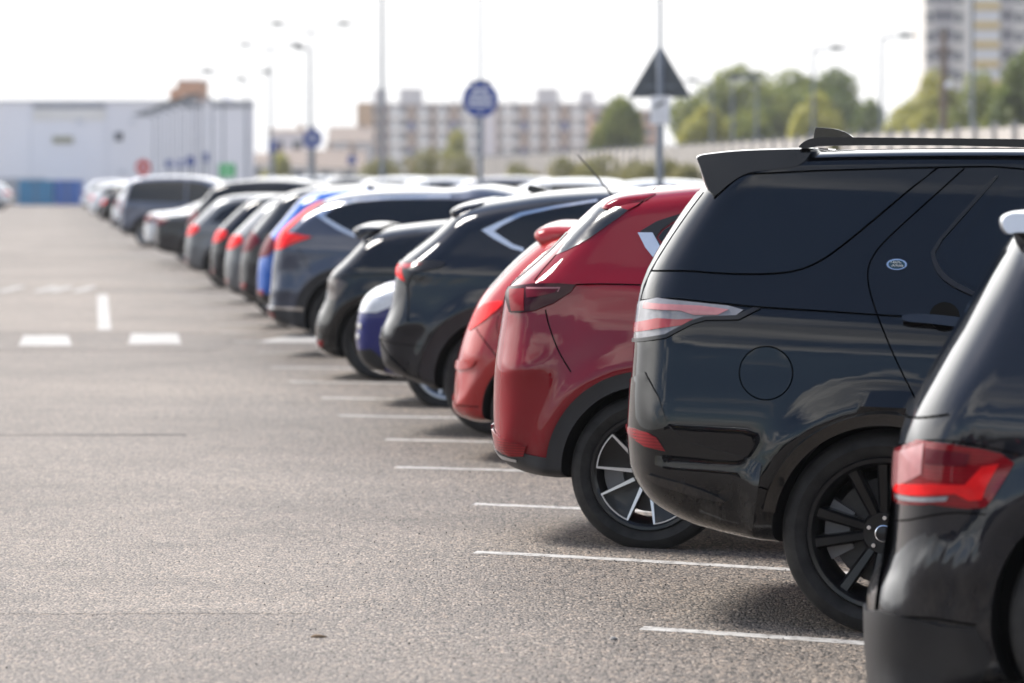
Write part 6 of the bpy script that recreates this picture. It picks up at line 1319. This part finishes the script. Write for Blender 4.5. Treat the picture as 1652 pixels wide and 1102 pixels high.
lamp(502, 206, 52, [(-1.6, .42), (1.6, .42)], 'tall twin armed lamp post above the six sided blue sign', GL)
lamp(437, 243, 78, [(-1.4, .2), (1.4, .2)], 'twin armed lamp post just right of the warehouse corner', GL, .1)
lamp(499, 250, 80, [(-.35, .05)], 'single armed lamp post almost hidden behind the twin armed one', GL)
lamp(438, 228, 118, [(-.1, .05)], 'short lamp post with its head end on, right of the warehouse corner', GL)
lamp(398, 238, 130, [(-.1, .08)], 'lamp post whose head clears the right end of the warehouse roof', GL)
lamp(617, 122, 0, [(1.2, .2)], 'slim grey lamp column rising out of the picture left of the round blue sign', GL, .075, .09, 9.0)
for i, (p, q, Y) in enumerate(((361, 120, 215), (343, 160, 205), (327, 165, 212), (314, 169, 220), (301, 173, 228), (289, 177, 236), (276, 181, 244), (262, 185, 250), (250, 189, 254))):
    lamp(p, Y, q, [(-.7, .15)], ['first', 'second', 'third', 'fourth', 'fifth', 'sixth', 'seventh', 'eighth', 'ninth'][i] + ' lamp post from the right in the line before the warehouse wall', 'lamp posts in line before the warehouse', .055, .075)
for p, q, Y, hd, lab in ((1148, 133, 215, [(-.9, .1)], 'leftmost of the three grey columns before the broad domed tree'), (1181, 128, 200, [(.8, .1)], 'middle of the three grey columns before the broad domed tree'), (1220, 125, 190, [(-.9, .05)], 'rightmost of the three grey columns before the broad domed tree'),
        (1311, 82, 180, [(.9, .1)], 'grey lamp column behind the black roof antenna'), (1421, 62, 175, [(.9, .1)], 'grey lamp column in the sky gap left of the tower block'), (1567, 0, 150, [(1.0, .1)], 'grey lamp column standing before the yellow balconies')):
    lamp(p, Y, q, hd, lab, GL, .085, .11, None if q else 9.5)
o = empty('telegraph_pole', ((1521 - 826) / 6195 * 165, 165, 0)); tag(o, 'dark wooden telegraph pole with a white globe before the tower block', 'telegraph pole')
hp = 1.68 + 240 / 6195 * 165
m = MB(); m.tube([(0, 0, 0), (0, 0, hp * .6), (0, 0, hp)], [.19, .16, .12], 12); m.build('pole', M['wood_pole'], o, 60)
m = MB(); m.box(-.45, .45, -.06, .06, hp - .9, hp - .78); m.build('crossarm', M['wood_pole'], o)
m = MB(); m.tube([(0, 0, hp - .02), (0, 0, hp + .1), (0, 0, hp + .2)], [.13, .16, .05], 10); m.build('pole_cap', M['lamp_grey'], o, 50)
zg_ = 1.68 + 152 / 6195 * 165
m = MB(); m.tube([(0, -.1, zg_ - .1), (.2, -.1, zg_ - .08)], .03, 8); m.build('bracket', M['lamp_grey'], o)
bm = bmesh.new(); bmesh.ops.create_uvsphere(bm, u_segments=20, v_segments=12, radius=.17); me = bpy.data.meshes.new('globe'); bm.to_mesh(me); bm.free(); smooth(me, 180)
gl = link('globe', me, M['globe'], o); gl.location = (.2, -.1, zg_)

def ngon(n_, r, rot=0.0): return [(r * math.sin(2 * PI * k / n_ + rot), r * math.cos(2 * PI * k / n_ + rot)) for k in range(n_)]
def sign_post(pxx, Y, lab, cat='sign', top=None, r=.055, r2=None, zt=None):
    s = 6195 / Y; x = (pxx - 826) / s
    o = empty('sign_post', (x, Y, 0)); tag(o, lab, cat, 'signs of the car park')
    h_ = zt or 1.68 + (290 - top) / s
    m = MB()
    if r2: m.tube([(0, 0, 0), (0, 0, r2[1]), (0, 0, r2[1] + .05), (0, 0, h_)], [r, r, r2[0], r2[0] * .8], 14)
    else: m.tube([(0, 0, 0), (0, 0, h_)], r, 14)
    m.build('post', M['galv'], o, 50)
    return o, s
def plate(o, poly, zc, mat, name='sign_plate', y=-.075, t=.012, rim=None):
    m = MB(); m.prism([(p[0], p[1] + zc) for p in poly], y, y + t); pl = m.build(name, M[mat], o)
    return pl
def bars(pl, zc, rows, y, mat='sign_white'):
    m = MB()
    for (x0, x1, z0, z1) in rows: m.box(x0, x1, y - .004, y - .0005, zc + z0, zc + z1)
    m.build('print', M[mat], pl)
# round blue sign
o, s = sign_post(775, 86, 'round blue sign with white print on a tall thin pole', r=.06, r2=(.028, 3.9), zt=7.2)
zc = 1.68 + 129 / s
pl = plate(o, ngon(40, .40), zc, 'sign_blue')
bars(pl, zc, [(-.15, -.03, .17, .27), (.03, .15, .17, .27), (-.24, .24, .08, .12), (-.28, .28, -.0, .04), (-.25, .25, -.08, -.04), (-.29, .29, -.16, -.12), (-.04, .04, -.30, -.25)], -.075)
m = MB(); m.box(-.24, .24, -.03, .0, zc + .36, zc + .42); m.build('bracket', M['sign_back'], o)
# triangular sign, seen from behind, with the camera notice below it
o, s = sign_post(1064.5, 66, 'grey back of a triangular sign above a white camera notice on a tall pole', r=.066, r2=(.030, 3.88), zt=6.2)
z0 = 1.68 + (290 - 155) / s; z1 = 1.68 + (290 - 80) / s
tri = [(-.545, z0 - .03), (.545, z0 - .03), (0, z1 + .09)]
def rounded(T, r=.05):
    out_ = []
    for i in range(3):
        a = Vector(T[i - 1]); b_ = Vector(T[i]); c_ = Vector(T[(i + 1) % 3])
        p = b_ + (a - b_).normalized() * r; q = b_ + (c_ - b_).normalized() * r
        for k in range(5):
            t = k / 4; out_.append(tuple((p.lerp(b_, t)).lerp(b_.lerp(q, t), t)))
    return out_
m = MB(); m.prism(rounded(tri), .07, .082); m.build('sign_back', M['sign_back'], o)
m = MB(); m.box(-.25, .25, .055, .07, z0 + .14, z0 + .19).box(-.12, .12, .055, .07, z0 + .52, z0 + .57); m.build('sign_channel', M['galv'], o)
zc = 1.68 + (290 - 178) / s
m = MB(); m.box(-.165, .165, -.085, -.072, zc - .24, zc + .24); pl = m.build('notice', M['sign_white'], o)
m = MB(); q = [(-.10, zc + .07), (-.085, zc + .03), (.05, zc + .11), (.035, zc + .155)]; m.prism(q, -.0895, -.0855); m.prism([(.055, zc + .10), (.075, zc + .11), (.05, zc + .17), (.03, zc + .16)], -.0895, -.0855)
m.prism([(-.06, zc + .04), (-.045, zc + .045), (-.075, zc + .0), (-.09, zc + .0)], -.0895, -.0855); m.build('camera_symbol', M['ink'], pl)
bars(pl, zc, [(-.11, .11, -.06, -.045), (-.12, .12, -.10, -.085), (-.10, .10, -.14, -.125), (-.12, .12, -.18, -.165)], -.085, 'clad2')
# six sided blue sign and smaller ones further off
o, s = sign_post(505, 137, 'six sided blue sign on a grey post over the dark car roofs', r=.09, zt=3.6)
zc = 1.68 + 66 / s; pl = plate(o, ngon(6, .385), zc, 'sign_blue', y=-.11); bars(pl, zc, [(-.12, .12, .14, .18), (-.22, .22, .05, .08), (-.22, .22, -.03, .0), (-.18, .18, -.11, -.08)], -.11)
o, s = sign_post(441, 190, 'small square blue sign beside the warehouse corner', r=.09, zt=3.6)
zc = 1.68 + 54 / s; pl = plate(o, [(-.24, -.27), (.24, -.27), (.24, .27), (-.24, .27)], zc, 'sign_blue', y=-.11); bars(pl, zc, [(-.14, .14, .10, .15), (-.03, .03, -.15, .05)], -.11)
o, s = sign_post(568, 175, 'small blue sign low at the end wall of the apartments', r=.05, zt=2.9)
zc = 1.68 + 32 / s; pl = plate(o, [(-.2, -.18), (.2, -.18), (.2, .18), (-.2, .18)], zc, 'sign_blue'); bars(pl, zc, [(-.1, .1, -.02, .03)], -.075)
o, s = sign_post(232, 143, 'round red no entry sign before the warehouse', r=.045, zt=2.4)
zc = 1.68 + 20 / s; pl = plate(o, ngon(32, .29), zc, 'sign_red'); bars(pl, zc, [(-.19, .19, -.05, .05)], -.075)
for p, q, Y, poly, lab in ((274, 264, 205, ngon(20, .22), 'dark round sign, leftmost of the small blue ones before the warehouse'), (291, 264, 212, [(-.15, -.22), (.15, -.22), (.15, .22), (-.15, .22)], 'narrow blue sign between two round ones before the warehouse'),
        (308, 260, 200, ngon(20, .27), 'round blue sign before the warehouse downpipes'), (332, 254, 215, [(-.18, -.26), (.18, -.26), (.18, .26), (-.18, .26)], 'upright blue sign nearest the green banner')):
    o, s = sign_post(p, Y, lab, r=.05, zt=1.68 + (290 - q) / 6195 * Y + .2)
    zc = 1.68 + (290 - q) / s; pl = plate(o, poly, zc, 'sign_blue'); bars(pl, zc, [(-.08, .08, -.03, .03)], -.075)
o = empty('banner', ((367 - 826) / 6195 * 200, 200, 0)); tag(o, 'square green banner on two posts in front of the warehouse', 'banner')
for xx in (-.42, .42): m = MB(); m.tube([(xx, 0, 0), (xx, 0, 2.5)], .03, 8); m.build('post', M['galv'], o)
zc = 1.68 + 15 / 6195 * 200; m = MB(); m.box(-.4, .4, -.05, -.035, zc - .34, zc + .34); pl = m.build('sheet', M['sign_green'], o); bars(pl, zc, [(-.25, .25, .05, .10), (-.25, .25, -.08, -.03)], -.05)
